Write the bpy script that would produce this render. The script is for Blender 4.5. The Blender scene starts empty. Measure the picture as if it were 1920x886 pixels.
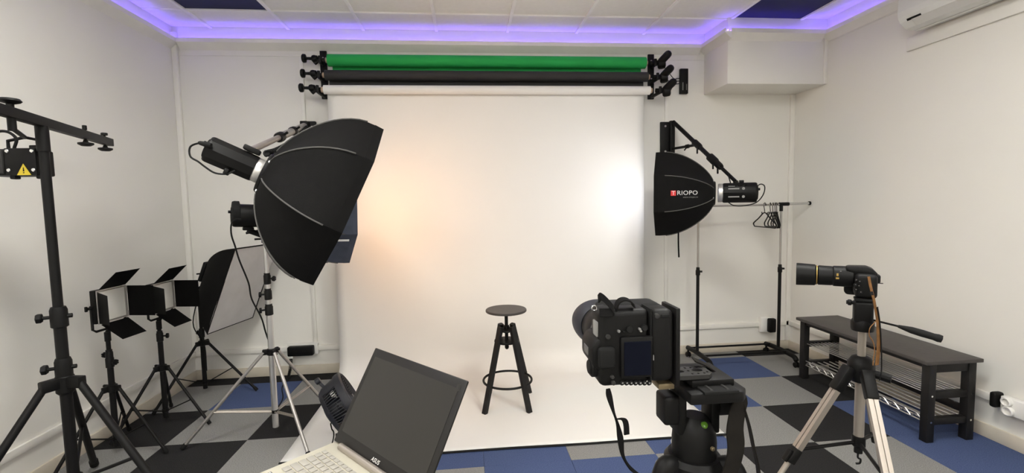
import bpy, bmesh, math, random
from mathutils import Vector, Matrix
random.seed(7)
PI = math.pi
SC = bpy.context.scene
COL = SC.collection

# ------------------------------------------------------------------ camera
FPX = 866.38
CAMH = 1.4768
YAW, PITCH, ROLL = 0.0950, 0.0717, -0.0206
_f = Vector((math.sin(YAW), math.cos(YAW), 0)); _r = Vector((math.cos(YAW), -math.sin(YAW), 0)); _u = Vector((0, 0, 1))
FW = _f*math.cos(PITCH) - _u*math.sin(PITCH)
_u2 = _u*math.cos(PITCH) + _f*math.sin(PITCH)
RT = _r*math.cos(ROLL) + _u2*math.sin(ROLL)
UP = _u2*math.cos(ROLL) - _r*math.sin(ROLL)
EYE = Vector((0, 0, CAMH))
cam = bpy.data.cameras.new('camera')
camo = bpy.data.objects.new('camera', cam); COL.objects.link(camo)
cam.sensor_fit = 'HORIZONTAL'; cam.sensor_width = 36.0; cam.lens = FPX/1920*36.0
cam.clip_start = 0.02; cam.clip_end = 60
m = Matrix((RT, UP, -FW)).transposed().to_4x4(); m.translation = EYE
camo.matrix_world = m
SC.camera = camo

# ------------------------------------------------------------------ world, exposure
w = bpy.data.worlds.new('world'); SC.world = w; w.use_nodes = True
w.node_tree.nodes['Background'].inputs[0].default_value = (0, 0, 0, 1)
w.node_tree.nodes['Background'].inputs[1].default_value = 0.0
SC.view_settings.view_transform = 'Standard'; SC.view_settings.look = 'None'
SC.view_settings.gamma = 1.0; SC.view_settings.use_curve_mapping = False
SC.view_settings.exposure = 0.25
PANEL_STRENGTH = 32.0
PANEL_COLOR = (1.0, 0.985, 0.925)
WARM_STRENGTH = 6.0
COOL_STRENGTH = 2.6
VIOLET_STRENGTH = 12.0

# ------------------------------------------------------------------ pixel helpers (1920x886)
def ray(x, y):
    return FW + RT*((x-960)/FPX) - UP*((y-443)/FPX)
def PX(x, y, X): d = ray(x, y); return EYE + d*(X/d.x)
def PY(x, y, Y): d = ray(x, y); return EYE + d*(Y/d.y)
def PZ(x, y, Z): d = ray(x, y); return EYE + d*((Z-CAMH)/d.z)
def PD(x, y, D): return EYE + ray(x, y)*D
V = Vector

# ------------------------------------------------------------------ materials
MATS = {}
def mat(name, col, rough=0.6, metal=0.0, var=0.08, scale=12.0, bump=0.0, bscale=200.0, emit=None, estr=0.0, coat=0.0, spec=0.5, trans=0.0):
    if name in MATS: return MATS[name]
    mt = bpy.data.materials.new(name); mt.use_nodes = True
    nt = mt.node_tree; N = nt.nodes; b = N['Principled BSDF']
    b.inputs['Roughness'].default_value = rough; b.inputs['Metallic'].default_value = metal
    b.inputs['Specular IOR Level'].default_value = spec
    if coat: b.inputs['Coat Weight'].default_value = coat
    if trans: b.inputs['Transmission Weight'].default_value = trans
    tc = N.new('ShaderNodeTexCoord')
    nz = N.new('ShaderNodeTexNoise'); nz.inputs['Scale'].default_value = scale; nz.inputs['Detail'].default_value = 4
    nt.links.new(tc.outputs['Object'], nz.inputs['Vector'])
    cr = N.new('ShaderNodeValToRGB')
    cr.color_ramp.elements[0].position = 0.3; cr.color_ramp.elements[1].position = 0.7
    cr.color_ramp.elements[0].color = tuple(c*(1-var) for c in col) + (1,)
    cr.color_ramp.elements[1].color = tuple(min(1, c*(1+var)) for c in col) + (1,)
    nt.links.new(nz.outputs['Fac'], cr.inputs['Fac'])
    nt.links.new(cr.outputs['Color'], b.inputs['Base Color'])
    if bump:
        n2 = N.new('ShaderNodeTexNoise'); n2.inputs['Scale'].default_value = bscale; n2.inputs['Detail'].default_value = 3
        nt.links.new(tc.outputs['Object'], n2.inputs['Vector'])
        bp = N.new('ShaderNodeBump'); bp.inputs['Strength'].default_value = bump; bp.inputs['Distance'].default_value = 0.002
        nt.links.new(n2.outputs['Fac'], bp.inputs['Height']); nt.links.new(bp.outputs['Normal'], b.inputs['Normal'])
    if emit:
        b.inputs['Emission Color'].default_value = tuple(emit) + (1,)
        b.inputs['Emission Strength'].default_value = estr
    MATS[name] = mt
    return mt
def carpet(name, c0, c1):
    mt = bpy.data.materials.new(name); mt.use_nodes = True
    nt = mt.node_tree; N = nt.nodes; b = N['Principled BSDF']
    b.inputs['Roughness'].default_value = 1.0; b.inputs['Specular IOR Level'].default_value = 0.1
    tc = N.new('ShaderNodeTexCoord')
    oi = N.new('ShaderNodeObjectInfo')
    ad = N.new('ShaderNodeVectorMath'); ad.operation = 'ADD'
    nt.links.new(tc.outputs['Object'], ad.inputs[0]); nt.links.new(oi.outputs['Location'], ad.inputs[1])
    nz = N.new('ShaderNodeTexNoise'); nz.inputs['Scale'].default_value = 210; nz.inputs['Detail'].default_value = 5; nz.inputs['Roughness'].default_value = 0.7
    nt.links.new(ad.outputs[0], nz.inputs['Vector'])
    cr = N.new('ShaderNodeValToRGB'); cr.color_ramp.elements[0].position = 0.34; cr.color_ramp.elements[1].position = 0.68
    cr.color_ramp.elements[0].color = c0 + (1,); cr.color_ramp.elements[1].color = c1 + (1,)
    nt.links.new(nz.outputs['Fac'], cr.inputs['Fac']); nt.links.new(cr.outputs['Color'], b.inputs['Base Color'])
    n2 = N.new('ShaderNodeTexNoise'); n2.inputs['Scale'].default_value = 350
    nt.links.new(ad.outputs[0], n2.inputs['Vector'])
    bp = N.new('ShaderNodeBump'); bp.inputs['Strength'].default_value = 0.6; bp.inputs['Distance'].default_value = 0.004
    nt.links.new(n2.outputs['Fac'], bp.inputs['Height']); nt.links.new(bp.outputs['Normal'], b.inputs['Normal'])
    MATS[name] = mt
    return mt
carpet('carpet_grey', (0.15, 0.148, 0.145), (0.34, 0.335, 0.325))
carpet('carpet_black', (0.012, 0.012, 0.013), (0.035, 0.034, 0.034))
carpet('carpet_blue', (0.040, 0.060, 0.142), (0.10, 0.134, 0.255))
mat('wall', (0.79, 0.772, 0.725), 0.75, var=0.015, scale=1.5, bump=0.06, bscale=60)
mat('white_trim', (0.82, 0.80, 0.75), 0.5, var=0.02)
mat('skirting', (0.66, 0.60, 0.50), 0.5, var=0.04)
mat('ceiling_tile', (0.86, 0.85, 0.835), 0.9, var=0.02, scale=30, bump=0.15, bscale=150)
mat('navy_tile', (0.010, 0.015, 0.075), 0.8, var=0.06, scale=30)
mat('grid_white', (0.92, 0.915, 0.91), 0.5, var=0.02)
mat('paper', (0.765, 0.752, 0.725), 0.85, var=0.012, scale=2.0)
mat('green_paper', (0.014, 0.36, 0.075), 0.8, var=0.05, scale=6)
mat('black_paper', (0.022, 0.021, 0.022), 0.75, var=0.1, scale=6)
mat('core_card', (0.46, 0.33, 0.24), 0.8)
mat('black_metal', (0.0055, 0.0052, 0.0052), 0.5, spec=0.2, var=0.15)
mat('black_plastic', (0.0045, 0.0043, 0.0043), 0.5, spec=0.2, var=0.12, bump=0.05, bscale=400)
mat('black_rubber', (0.007, 0.007, 0.007), 0.8, spec=0.25, var=0.15)
mat('black_fabric', (0.006, 0.0058, 0.0058), 0.8, spec=0.1, var=0.12, scale=25, bump=0.25, bscale=300)
mat('grey_piping', (0.075, 0.072, 0.068), 0.7)
mat('slate_fabric', (0.045, 0.055, 0.085), 0.75, var=0.15, scale=20, bump=0.2, bscale=200)
mat('silver', (0.62, 0.61, 0.60), 0.32, metal=0.85, var=0.04)
mat('dull_silver', (0.42, 0.40, 0.38), 0.42, metal=0.8, var=0.06)
mat('champagne', (0.36, 0.32, 0.28), 0.40, metal=0.6, var=0.04)
mat('chrome', (0.75, 0.75, 0.75), 0.18, metal=1.0, var=0.03)
mat('diffuser_off', (0.62, 0.61, 0.61), 0.85, var=0.05, scale=9, bump=0.1, bscale=20)
mat('led_face', (0.80, 0.78, 0.72), 0.6, var=0.02)
mat('white_plastic', (0.78, 0.77, 0.74), 0.4, var=0.02)
mat('dark_grey', (0.12, 0.115, 0.11), 0.6)
mat('black_wood', (0.010, 0.0092, 0.0092), 0.5, spec=0.3, var=0.2, scale=20)
mat('bench_top', (0.055, 0.049, 0.046), 0.5, spec=0.35, var=0.1, scale=30)
mat('steel_rod', (0.58, 0.57, 0.55), 0.28, metal=0.9, var=0.04)
mat('laptop_body', (0.56, 0.53, 0.44), 0.42, metal=0.25, var=0.02)
mat('laptop_key', (0.34, 0.32, 0.285), 0.5, var=0.03)
mat('laptop_bezel', (0.012, 0.011, 0.0105), 0.4, spec=0.3, var=0.05)
mat('laptop_screen', (0.017, 0.0155, 0.0135), 0.3, spec=0.4, var=0.03, scale=4)
mat('white_print', (0.75, 0.74, 0.72), 0.6)
mat('red_print', (0.62, 0.03, 0.03), 0.6)
mat('grey_print', (0.22, 0.215, 0.21), 0.6)
mat('yellow_print', (0.62, 0.47, 0.03), 0.6)
mat('orange_strap', (0.17, 0.072, 0.014), 0.75, var=0.3, scale=60)
mat('brown_strap', (0.010, 0.0085, 0.007), 0.85, spec=0.15, var=0.2, scale=40)
mat('gold', (0.55, 0.36, 0.10), 0.4, metal=0.7)
mat('brass', (0.22, 0.17, 0.10), 0.4, metal=0.6)
mat('bubble_green', (0.07, 0.17, 0.015), 0.2)
mat('cam_lcd', (0.004, 0.005, 0.011), 0.5, spec=0.06, var=0.05)
mat('plate_grey', (0.026, 0.025, 0.024), 0.5, spec=0.3)
mat('lens_glass', (0.01, 0.01, 0.016), 0.05, coat=0.5)
mat('fan_body', (0.014, 0.015, 0.022), 0.45, var=0.1)
mat('ac_white', (0.76, 0.765, 0.74), 0.35, var=0.01)
mat('ac_grey', (0.62, 0.61, 0.585), 0.4, var=0.01)
mat('panel_glow', (0.9, 0.9, 0.9), 0.5, emit=PANEL_COLOR, estr=PANEL_STRENGTH)
mat('warm_glow', (0.9, 0.85, 0.75), 0.7, emit=(1.0, 0.47, 0.14), estr=WARM_STRENGTH)
mat('cool_glow', (0.85, 0.85, 0.9), 0.7, emit=(0.90, 0.93, 1.0), estr=COOL_STRENGTH)
mat('violet_glow', (0.5, 0.4, 0.9), 0.6, emit=(0.20, 0.12, 1.0), estr=VIOLET_STRENGTH)

# ------------------------------------------------------------------ mesh building
def frame(z, up=(0, 0, 1)):
    z = Vector(z).normalized(); up = Vector(up)
    x = up.cross(z)
    if x.length < 1e-5: x = Vector((1, 0, 0)).cross(z)
    if x.length < 1e-5: x = Vector((0, 1, 0)).cross(z)
    x.normalize(); y = z.cross(x)
    return Matrix((x, y, z)).transposed()
def xf(M3, loc):
    m = M3.to_4x4(); m.translation = Vector(loc); return m
def rz(a): return Matrix.Rotation(a, 3, 'Z')
ROOT = {}
class MB:
    def __init__(s): s.bm = bmesh.new()
    def _merge(s, t, M=None):
        if M is not None: bmesh.ops.transform(t, matrix=M, verts=t.verts)
        me = bpy.data.meshes.new('tmp'); t.to_mesh(me); t.free(); s.bm.from_mesh(me); bpy.data.meshes.remove(me)
        return s
    def box(s, c, size, R=None, bev=0.0, seg=2):
        t = bmesh.new(); bmesh.ops.create_cube(t, size=1.0)
        bmesh.ops.scale(t, vec=Vector(size), verts=t.verts)
        if bev: bmesh.ops.bevel(t, geom=list(t.edges), offset=min(bev, min(size)*0.45), segments=seg, profile=0.5, affect='EDGES')
        return s._merge(t, xf(R if R is not None else Matrix.Identity(3), c))
    def span(s, a, b, bev=0.0, seg=2):
        a = Vector(a); b = Vector(b)
        return s.box((a+b)/2, tuple(abs(b[i]-a[i]) for i in range(3)), None, bev, seg)
    def lathe(s, prof, M, n=24, closed=False):
        t = bmesh.new(); rings = []
        for r, z in prof:
            rings.append([t.verts.new((r*math.cos(2*PI*k/n), r*math.sin(2*PI*k/n), z)) for k in range(n)] if r > 1e-6 else [t.verts.new((0, 0, z))])
        for a, b in zip(rings[:-1], rings[1:]):
            for k in range(n):
                if len(a) == 1 and len(b) == 1: continue
                if len(a) == 1: t.faces.new((a[0], b[(k+1) % n], b[k]))
                elif len(b) == 1: t.faces.new((a[k], a[(k+1) % n], b[0]))
                else: t.faces.new((a[k], a[(k+1) % n], b[(k+1) % n], b[k]))
        if closed:
            a, b = rings[-1], rings[0]
            for k in range(n): t.faces.new((a[k], a[(k+1) % n], b[(k+1) % n], b[k]))
        else:
            for rr in (rings[0], rings[-1]):
                if len(rr) > 1: t.faces.new(rr)
        bmesh.ops.recalc_face_normals(t, faces=t.faces)
        return s._merge(t, M)
    def tube(s, p0, p1, r, r1=None, n=12):
        p0 = Vector(p0); p1 = Vector(p1); L = (p1-p0).length
        return s.lathe([(r, 0), (r if r1 is None else r1, L)], xf(frame(p1-p0), p0), n)
    def disc(s, c, axis, r, h, n=20, bev=0.0):
        M = xf(frame(axis), c)
        if bev: return s.lathe([(0, -h/2), (r-bev, -h/2), (r, -h/2+bev), (r, h/2-bev), (r-bev, h/2), (0, h/2)], M, n)
        return s.lathe([(r, -h/2), (r, h/2)], M, n)
    def path(s, pts, r, n=8, closed=False):
        pts = [Vector(p) for p in pts]; t = bmesh.new(); rings = []
        N = len(pts); prev = None
        for i, p in enumerate(pts):
            a = pts[(i-1) % N] if (closed or i > 0) else p
            b = pts[(i+1) % N] if (closed or i < N-1) else p
            d = (b-a).normalized()
            if prev is None:
                x = d.orthogonal().normalized()
            else:
                x = prev - d*prev.dot(d)
                x = x.normalized() if x.length > 1e-6 else d.orthogonal().normalized()
            prev = x; y = d.cross(x)
            rr = r[i] if isinstance(r, (list, tuple)) else r
            rings.append([t.verts.new(p + (x*math.cos(2*PI*k/n) + y*math.sin(2*PI*k/n))*rr) for k in range(n)])
        seq = list(zip(rings[:-1], rings[1:])) + ([(rings[-1], rings[0])] if closed else [])
        for a, b in seq:
            for k in range(n): t.faces.new((a[k], a[(k+1) % n], b[(k+1) % n], b[k]))
        if not closed: t.faces.new(rings[0]); t.faces.new(rings[-1])
        bmesh.ops.recalc_face_normals(t, faces=t.faces)
        return s._merge(t)
    def prism(s, poly, M, h, bev=0.0):
        t = bmesh.new()
        a = [t.verts.new((x, y, 0)) for x, y in poly]; b = [t.verts.new((x, y, h)) for x, y in poly]
        t.faces.new(a); t.faces.new(b); n = len(poly)
        for k in range(n): t.faces.new((a[k], a[(k+1) % n], b[(k+1) % n], b[k]))
        bmesh.ops.recalc_face_normals(t, faces=t.faces)
        if bev: bmesh.ops.bevel(t, geom=list(t.edges), offset=bev, segments=2, profile=0.5, affect='EDGES')
        return s._merge(t, M)
    def holed(s, outline, holes, M, h):
        cu = bpy.data.curves.new('plate', 'CURVE'); cu.dimensions = '2D'; cu.fill_mode = 'BOTH'; cu.extrude = h/2
        for ring in [outline]+holes:
            sp = cu.splines.new('POLY'); sp.points.add(len(ring)-1); sp.use_cyclic_u = True
            for k, (x, y) in enumerate(ring): sp.points[k].co = (x, y, 0, 1)
        ob = bpy.data.objects.new('plate', cu); COL.objects.link(ob); bpy.context.view_layer.update()
        me = bpy.data.meshes.new_from_object(ob.evaluated_get(bpy.context.evaluated_depsgraph_get()))
        bpy.data.objects.remove(ob); bpy.data.curves.remove(cu)
        t = bmesh.new(); t.from_mesh(me); bpy.data.meshes.remove(me)
        return s._merge(t, M @ Matrix.Translation((0, 0, h/2)))
    def ribbon(s, pts, wid, nrm_hint, th=0.0015):
        # strap: flat band along pts, wid = width vector(s)
        pts = [Vector(p) for p in pts]; t = bmesh.new(); rows = []
        N = len(pts)
        for i, p in enumerate(pts):
            d = (pts[min(i+1, N-1)] - pts[max(i-1, 0)]).normalized()
            wv = Vector(wid[i] if isinstance(wid, list) else wid)
            nn = d.cross(wv).normalized()
            rows.append([t.verts.new(p - wv/2 + nn*th), t.verts.new(p + wv/2 + nn*th), t.verts.new(p + wv/2 - nn*th), t.verts.new(p - wv/2 - nn*th)])
        for a, b in zip(rows[:-1], rows[1:]):
            for k in range(4): t.faces.new((a[k], a[(k+1) % 4], b[(k+1) % 4], b[k]))
        t.faces.new(rows[0]); t.faces.new(rows[-1])
        bmesh.ops.recalc_face_normals(t, faces=t.faces)
        return s._merge(t)
    def sheet(s, fn, nu, nv, th=0.0):
        t = bmesh.new()
        g = [[t.verts.new(fn(i/nu, j/nv)) for j in range(nv+1)] for i in range(nu+1)]
        for i in range(nu):
            for j in range(nv): t.faces.new((g[i][j], g[i+1][j], g[i+1][j+1], g[i][j+1]))
        if th:
            bmesh.ops.recalc_face_normals(t, faces=t.faces)
            bmesh.ops.solidify(t, geom=list(t.faces), thickness=th)
        return s._merge(t)
    def poly(s, pts, th=0.002):
        t = bmesh.new(); t.faces.new([t.verts.new(Vector(p)) for p in pts])
        bmesh.ops.solidify(t, geom=list(t.faces), thickness=th)
        return s._merge(t)
    def text(s, body, M, size, depth=0.0004, fn=None, align='CENTER', spacing=1.0):
        cu = bpy.data.curves.new('txt', 'FONT'); cu.body = body; cu.size = size; cu.align_x = align; cu.align_y = 'CENTER'
        cu.extrude = 0 if fn else depth; cu.resolution_u = 3; cu.space_character = spacing
        ob = bpy.data.objects.new('txt', cu); COL.objects.link(ob)
        bpy.context.view_layer.update()
        me = bpy.data.meshes.new_from_object(ob.evaluated_get(bpy.context.evaluated_depsgraph_get()))
        bpy.data.objects.remove(ob); bpy.data.curves.remove(cu)
        t = bmesh.new(); t.from_mesh(me); bpy.data.meshes.remove(me)
        if fn:
            bmesh.ops.triangulate(t, faces=t.faces)
            bmesh.ops.subdivide_edges(t, edges=[e for e in t.edges if e.calc_length() > size*0.25], cuts=1)
            for v in t.verts: v.co = fn(v.co.x, v.co.y)
            return s._merge(t)
        return s._merge(t, M)
    def build(s, name, mt, parent=None, ang=35, kind=None, label=None):
        me = bpy.data.meshes.new(name); s.bm.to_mesh(me); s.bm.free()
        o = bpy.data.objects.new(name, me); COL.objects.link(o)
        if parent is not None:
            R = ROOT.get(parent.name, Matrix.Identity(4)); me.transform(R.inverted()); o.parent = parent; ROOT[o.name] = R
        for p in me.polygons: p.use_smooth = True
        me.set_sharp_from_angle(angle=math.radians(ang))
        me.materials.append(MATS[mt])
        if kind: o['kind'] = kind
        if label: o['label'] = label
        return o
def thing(name, label, cat, loc=(0, 0, 0), rotz=0.0, group=None):
    o = bpy.data.objects.new(name, None); COL.objects.link(o); o.empty_display_size = 0.05
    o.location = loc; o.rotation_euler = (0, 0, rotz)
    ROOT[o.name] = Matrix.Translation(Vector(loc)) @ Matrix.Rotation(rotz, 4, 'Z')
    o['label'] = label; o['category'] = cat
    if group: o['group'] = group
    return o
def tag(o, label, cat, group=None):
    o['label'] = label; o['category'] = cat
    if group: o['group'] = group
    return o
def recenter(o):
    # move a mesh object's origin to the middle of its base
    me = o.data; xs = [v.co for v in me.vertices]
    c = Vector(((min(v.x for v in xs)+max(v.x for v in xs))/2, (min(v.y for v in xs)+max(v.y for v in xs))/2, min(v.z for v in xs)))
    me.transform(Matrix.Translation(-c)); o.location = c
    return o
def struct(name, mb, mt, parent=None):
    o = mb.build(name, mt, parent)
    if parent is None: o['kind'] = 'structure'
    return o
def inst(name, mesh, parent, M):
    o = bpy.data.objects.new(name, mesh); COL.objects.link(o); o.parent = parent; o.matrix_local = M
    return o
def dup(root, loc, rotz=None, label=None):
    r = root.copy(); COL.objects.link(r); r.location = loc
    if rotz is not None: r.rotation_euler = (0, 0, rotz)
    if label: r['label'] = label
    for ch in list(root.children):
        c = ch.copy(); COL.objects.link(c); c.parent = r
        for g in list(ch.children):
            d = g.copy(); COL.objects.link(d); d.parent = c
    return r
def smooth(pts, k=6):
    P = [Vector(p) for p in pts]; out = []
    Q = [P[0]*2-P[1]] + P + [P[-1]*2-P[-2]]
    for i in range(1, len(Q)-2):
        p0, p1, p2, p3 = Q[i-1], Q[i], Q[i+1], Q[i+2]
        for j in range(k):
            t = j/k
            out.append(0.5*((2*p1)+(p2-p0)*t+(2*p0-5*p1+4*p2-p3)*t*t+(3*p1-p0-3*p2+p3)*t**3))
    out.append(P[-1]); return out
def coil(pts, R, turns, r=None):
    # points of a spiral around a polyline
    P = smooth(pts, 8); L = [0]
    for a, b in zip(P[:-1], P[1:]): L.append(L[-1]+(b-a).length)
    n = turns*10; out = []
    for i in range(n+1):
        s = L[-1]*i/n; k = max(j for j in range(len(L)) if L[j] <= s+1e-9); k = min(k, len(P)-2)
        p = P[k].lerp(P[k+1], (s-L[k])/max(1e-9, L[k+1]-L[k])); F = frame(P[k+1]-P[k], (0.3, 0.9, 0.1))
        a = 2*PI*turns*i/n
        out.append(p + F @ Vector((math.cos(a)*R, math.sin(a)*R, 0)))
    return out
# ================================================================== THE ROOM
XL, XR, YB, YR, ZC = -2.39, 3.11, 4.18, -2.7, 2.988
GX, GY = 2.5556, 3.5149           # carpet grid corner
floor = struct('floor', MB().span((XL-0.2, YR-0.2, -0.15), (XR+0.2, YB+0.2, -0.006)), 'carpet_grey')
FC = {(-1, -1): 'u', (0, -1): 'g', (-1, 0): 'g', (0, 0): 'k', (-1, 1): 'k', (0, 1): 'u', (-2, 0): 'u', (-2, 1): 'g', (-2, 2): 'k', (-1, 2): 'g', (0, 2): 'u',
      (1, 0): 'k', (1, 1): 'u', (1, 2): 'u', (1, 3): 'u', (0, 3): 'u', (1, -1): 'g', (-1, -2): 'g', (0, -2): 'k', (1, -2): 'k', (-2, -1): 'g', (-2, -2): 'g',
      (-9, 0): 'g', (-8, 0): 'k', (-9, 1): 'k', (-8, 1): 'g', (-10, 0): 'k', (-10, 1): 'g', (-10, -1): 'g', (-9, -1): 'u', (-8, -1): 'g',
      (-10, -2): 'k', (-9, -2): 'k', (-8, -2): 'k', (-4, 1): 'g', (-5, 1): 'u', (-3, 1): 'u', (-4, 2): 'u', (-5, 2): 'u', (-3, 2): 'g', (-6, 2): 'g', (-6, 1): 'u', (-7, 1): 'u',
      (-7, 2): 'k', (-8, 2): 'u', (-9, 2): 'g', (-10, 2): 'k', (-1, 3): 'k', (-2, 3): 'g'}
CN = {'g': 'carpet_grey', 'k': 'carpet_black', 'u': 'carpet_blue'}
tcache = {}
for i in range(-10, 2):
    for j in range(-2, 6):
        x0, x1 = max(XL, GX+0.5*i), min(XR, GX+0.5*i+0.5); y0, y1 = GY-0.5*(j+1), min(YB, GY-0.5*j)
        c = FC.get((i, j)) or random.choice('gguk')
        sx, sy = x1-x0-0.0012, y1-y0-0.0012
        key = (round(sx, 4), round(sy, 4), c)
        if key not in tcache:
            o = MB().box((0, 0, -0.003), (sx, sy, 0.006), None, 0.001, 1).build('carpet_tile', CN[c], floor); tcache[key] = o.data
        else:
            o = inst('carpet_tile', tcache[key], floor, Matrix.Identity(4))
        o.location = ((x0+x1)/2, (y0+y1)/2, 0)
T = 0.15
struct('wall_back', MB().span((XL-T, YB, -0.1), (XR+T, YB+T, ZC+0.3)), 'wall')
struct('wall_left', MB().span((XL-T, YR, -0.1), (XL, YB, ZC+0.3)), 'wall')
struct('wall_right', MB().span((XR, YR, -0.1), (XR+T, YB, ZC+0.3)), 'wall')
struct('wall_front', MB().span((XL-T, YR-T, -0.1), (XR+T, YR, ZC+0.3)), 'wall')
BX, BY, BZ = 2.215, 3.79, 2.445
struct('wall_bulkhead', MB().span((BX, BY, BZ), (XR+0.02, YB+0.02, ZC+0.1), 0.004), 'wall')
# skirting and cable trunking
struct('baseboard_back', MB().span((XL, YB-0.014, 0), (XR, YB, 0.085), 0.004), 'skirting')
struct('baseboard_left', MB().span((XL, YR, 0), (XL+0.014, YB-0.014, 0.085), 0.004), 'skirting')
struct('baseboard_right', MB().span((XR-0.014, YR, 0), (XR, YB-0.014, 0.085), 0.004), 'skirting')
def trim(n, a, b): return struct('trim_%d' % n, MB().span(a, b, 0.003), 'white_trim')
ZT = 0.235
trim(1, (XL+0.018, YB-0.02, ZT-0.022), (-1.12, YB, ZT+0.022))
trim(2, (1.62, YB-0.02, ZT), (XR-0.018, YB, ZT+0.045))
trim(3, (XL, YR, ZT-0.022), (XL+0.018, YB, ZT+0.022))
trim(4, (XR-0.018, YR, ZT), (XR, YB, ZT+0.045))
trim(5, (XL, YB-0.03, ZT+0.022), (XL+0.04, YB, ZC-0.05))           # corner strip left
trim(6, (XR-0.045, YB-0.02, 0.085), (XR, YB, BZ))                    # corner strip right
trim(7, (-1.385, YB-0.016, ZT+0.022), (-1.355, YB, 2.75))
trim(8, (1.835, YB-0.012, 0.085), (1.865, YB, 2.75))
trim(9, (XL, YB-0.004, 2.755), (BX, YB, 2.762))
trim(10, (BX-0.003, BY, 2.80), (BX, YB, 2.806))
trim(11, (BX, BY-0.003, 2.875), (XR, BY, 2.879))
trim(12, (XR-0.004, YR, 2.79), (XR, BY, 2.796))
trim(13, (XR-0.03, BY-0.012, BZ), (XR, BY+0.002, ZC-0.1))
# ------------------------------------------------------------------ ceiling
CX0, CY0, CP = -2.0825, 3.8155, 0.6193
ceiling = struct('ceiling', MB().span((XL-T, YR-T, ZC+0.03), (XR+T, YB+T, ZC+0.2)), 'ceiling_tile')
BAND = 0.125
xs = [XL] + [CX0+CP*k for k in range(9)] + [XR]
ys = [YB] + [CY0-CP*k for k in range(11)]
LIGHTS = {(2, 4), (6, 4), (2, 7), (6, 7), (2, 10), (6, 10)}
NAVY = {(1, 1), (8, 1), (5, 4), (3, 6)}
cc = {}
for a in range(len(xs)-1):
    for b in range(len(ys)-1):
        x0, x1, y0, y1 = xs[a], xs[a+1], ys[b+1], ys[b]
        if (a, b) in LIGHTS: continue
        key = (round(x1-x0, 3), round(y1-y0, 3), (a, b) in NAVY)
        if key not in cc:
            o = MB().box((0, 0, 0.01), (x1-x0-0.004, y1-y0-0.004, 0.018)).build('ceiling_tile', 'navy_tile' if key[2] else 'ceiling_tile', ceiling); cc[key] = o.data
        else: o = inst('ceiling_tile', cc[key], ceiling, Matrix.Identity(4))
        o.location = ((x0+x1)/2, (y0+y1)/2, ZC)
for x in xs[1:-1]:
    MB().span((x-0.0125, YR, ZC-0.012), (x+0.0125, YB, ZC+0.001), 0.001, 1).build('ceiling_grid_bar', 'grid_white', ceiling)
for y in ys[1:]:
    for x0, x1 in zip(xs[:-1], xs[1:]):
        MB().span((x0+0.0125, y-0.009, ZC-0.010), (x1-0.0125, y+0.0085, ZC+0.001), 0.001, 1).build('ceiling_grid_bar', 'grid_white', ceiling)
# ceiling luminaires set in the grid
for n, (a, b) in enumerate(sorted(LIGHTS)):
    x0, x1, y0, y1 = xs[a]+0.012, xs[a+1]-0.012, ys[b+1]+0.012, ys[b]-0.012
    c = V(((x0+x1)/2, (y0+y1)/2, ZC))
    nm = ('left' if a == 2 else 'right')+'_'+{4: 'front', 7: 'middle', 10: 'rear'}[b]+'_offscreen'
    t = thing('ceiling_light_'+nm, 'square white light panel set in the ceiling grid, out of view', 'light', c, 0, 'ceiling light panels')
    mb = MB()
    for s in (-1, 1):
        mb.box(c+V((s*0.289, 0, 0.0)), (0.016, 0.59, 0.016)); mb.box(c+V((0, s*0.289, 0.0)), (0.56, 0.016, 0.016))
    mb.build('frame', 'grid_white', t)
    MB().box(c+V((0, 0, 0.002)), (0.56, 0.56, 0.008)).build('diffuser_'+nm, 'panel_glow', t)
# perimeter cove: white cornice with an open top hiding a violet LED tube that washes wall and ceiling
LEDLBL = {14: 'along the wall behind the backdrop rolls', 15: 'along the wall beside the T-bar stand', 16: 'on the short side of the boxed-in bulkhead', 17: 'on the broad front of the boxed-in bulkhead', 18: 'along the wall with the air conditioner'}
def cove(n, p, q, inward):
    p = V(p); q = V(q); i = V(inward); d = (q-p).normalized()
    t = thing('led_cove_light', 'violet glowing LED cove ' + LEDLBL[n], 'light strip', p+V((0, 0, COVE_B)), 0, 'violet LED coves along the ceiling edge')
    prof = [(0.0, COVE_B), (0.0, COVE_B+0.06), (0.012, COVE_B+0.06), (0.048, COVE_T-0.02), (0.048, COVE_T), (0.055, COVE_T), (0.055, COVE_B+0.05)]
    MB().prism(prof, xf(Matrix((i, V((0, 0, 1)), d)).transposed(), p), (q-p).length).build('cornice', 'white_trim', t)
    e = i*0.030+V((0, 0, COVE_T-0.016))
    MB().path([p+e+d*0.003, q+e-d*0.003], 0.0045, 6).build('led_tube', 'violet_glow', t)
COVE_T, COVE_B = 2.883, 2.80
cove(14, (XL+0.056, YB, 0), (BX-0.056, YB, 0), (0, -1, 0))
cove(15, (XL, YR+0.05, 0), (XL, YB, 0), (1, 0, 0))
cove(16, (BX, BY-0.055, 0), (BX, YB-0.001, 0), (-1, 0, 0))
cove(17, (BX, BY, 0), (XR-0.056, BY, 0), (0, -1, 0))
cove(18, (XR, YR+0.05, 0), (XR, BY, 0), (-1, 0, 0))
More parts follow.
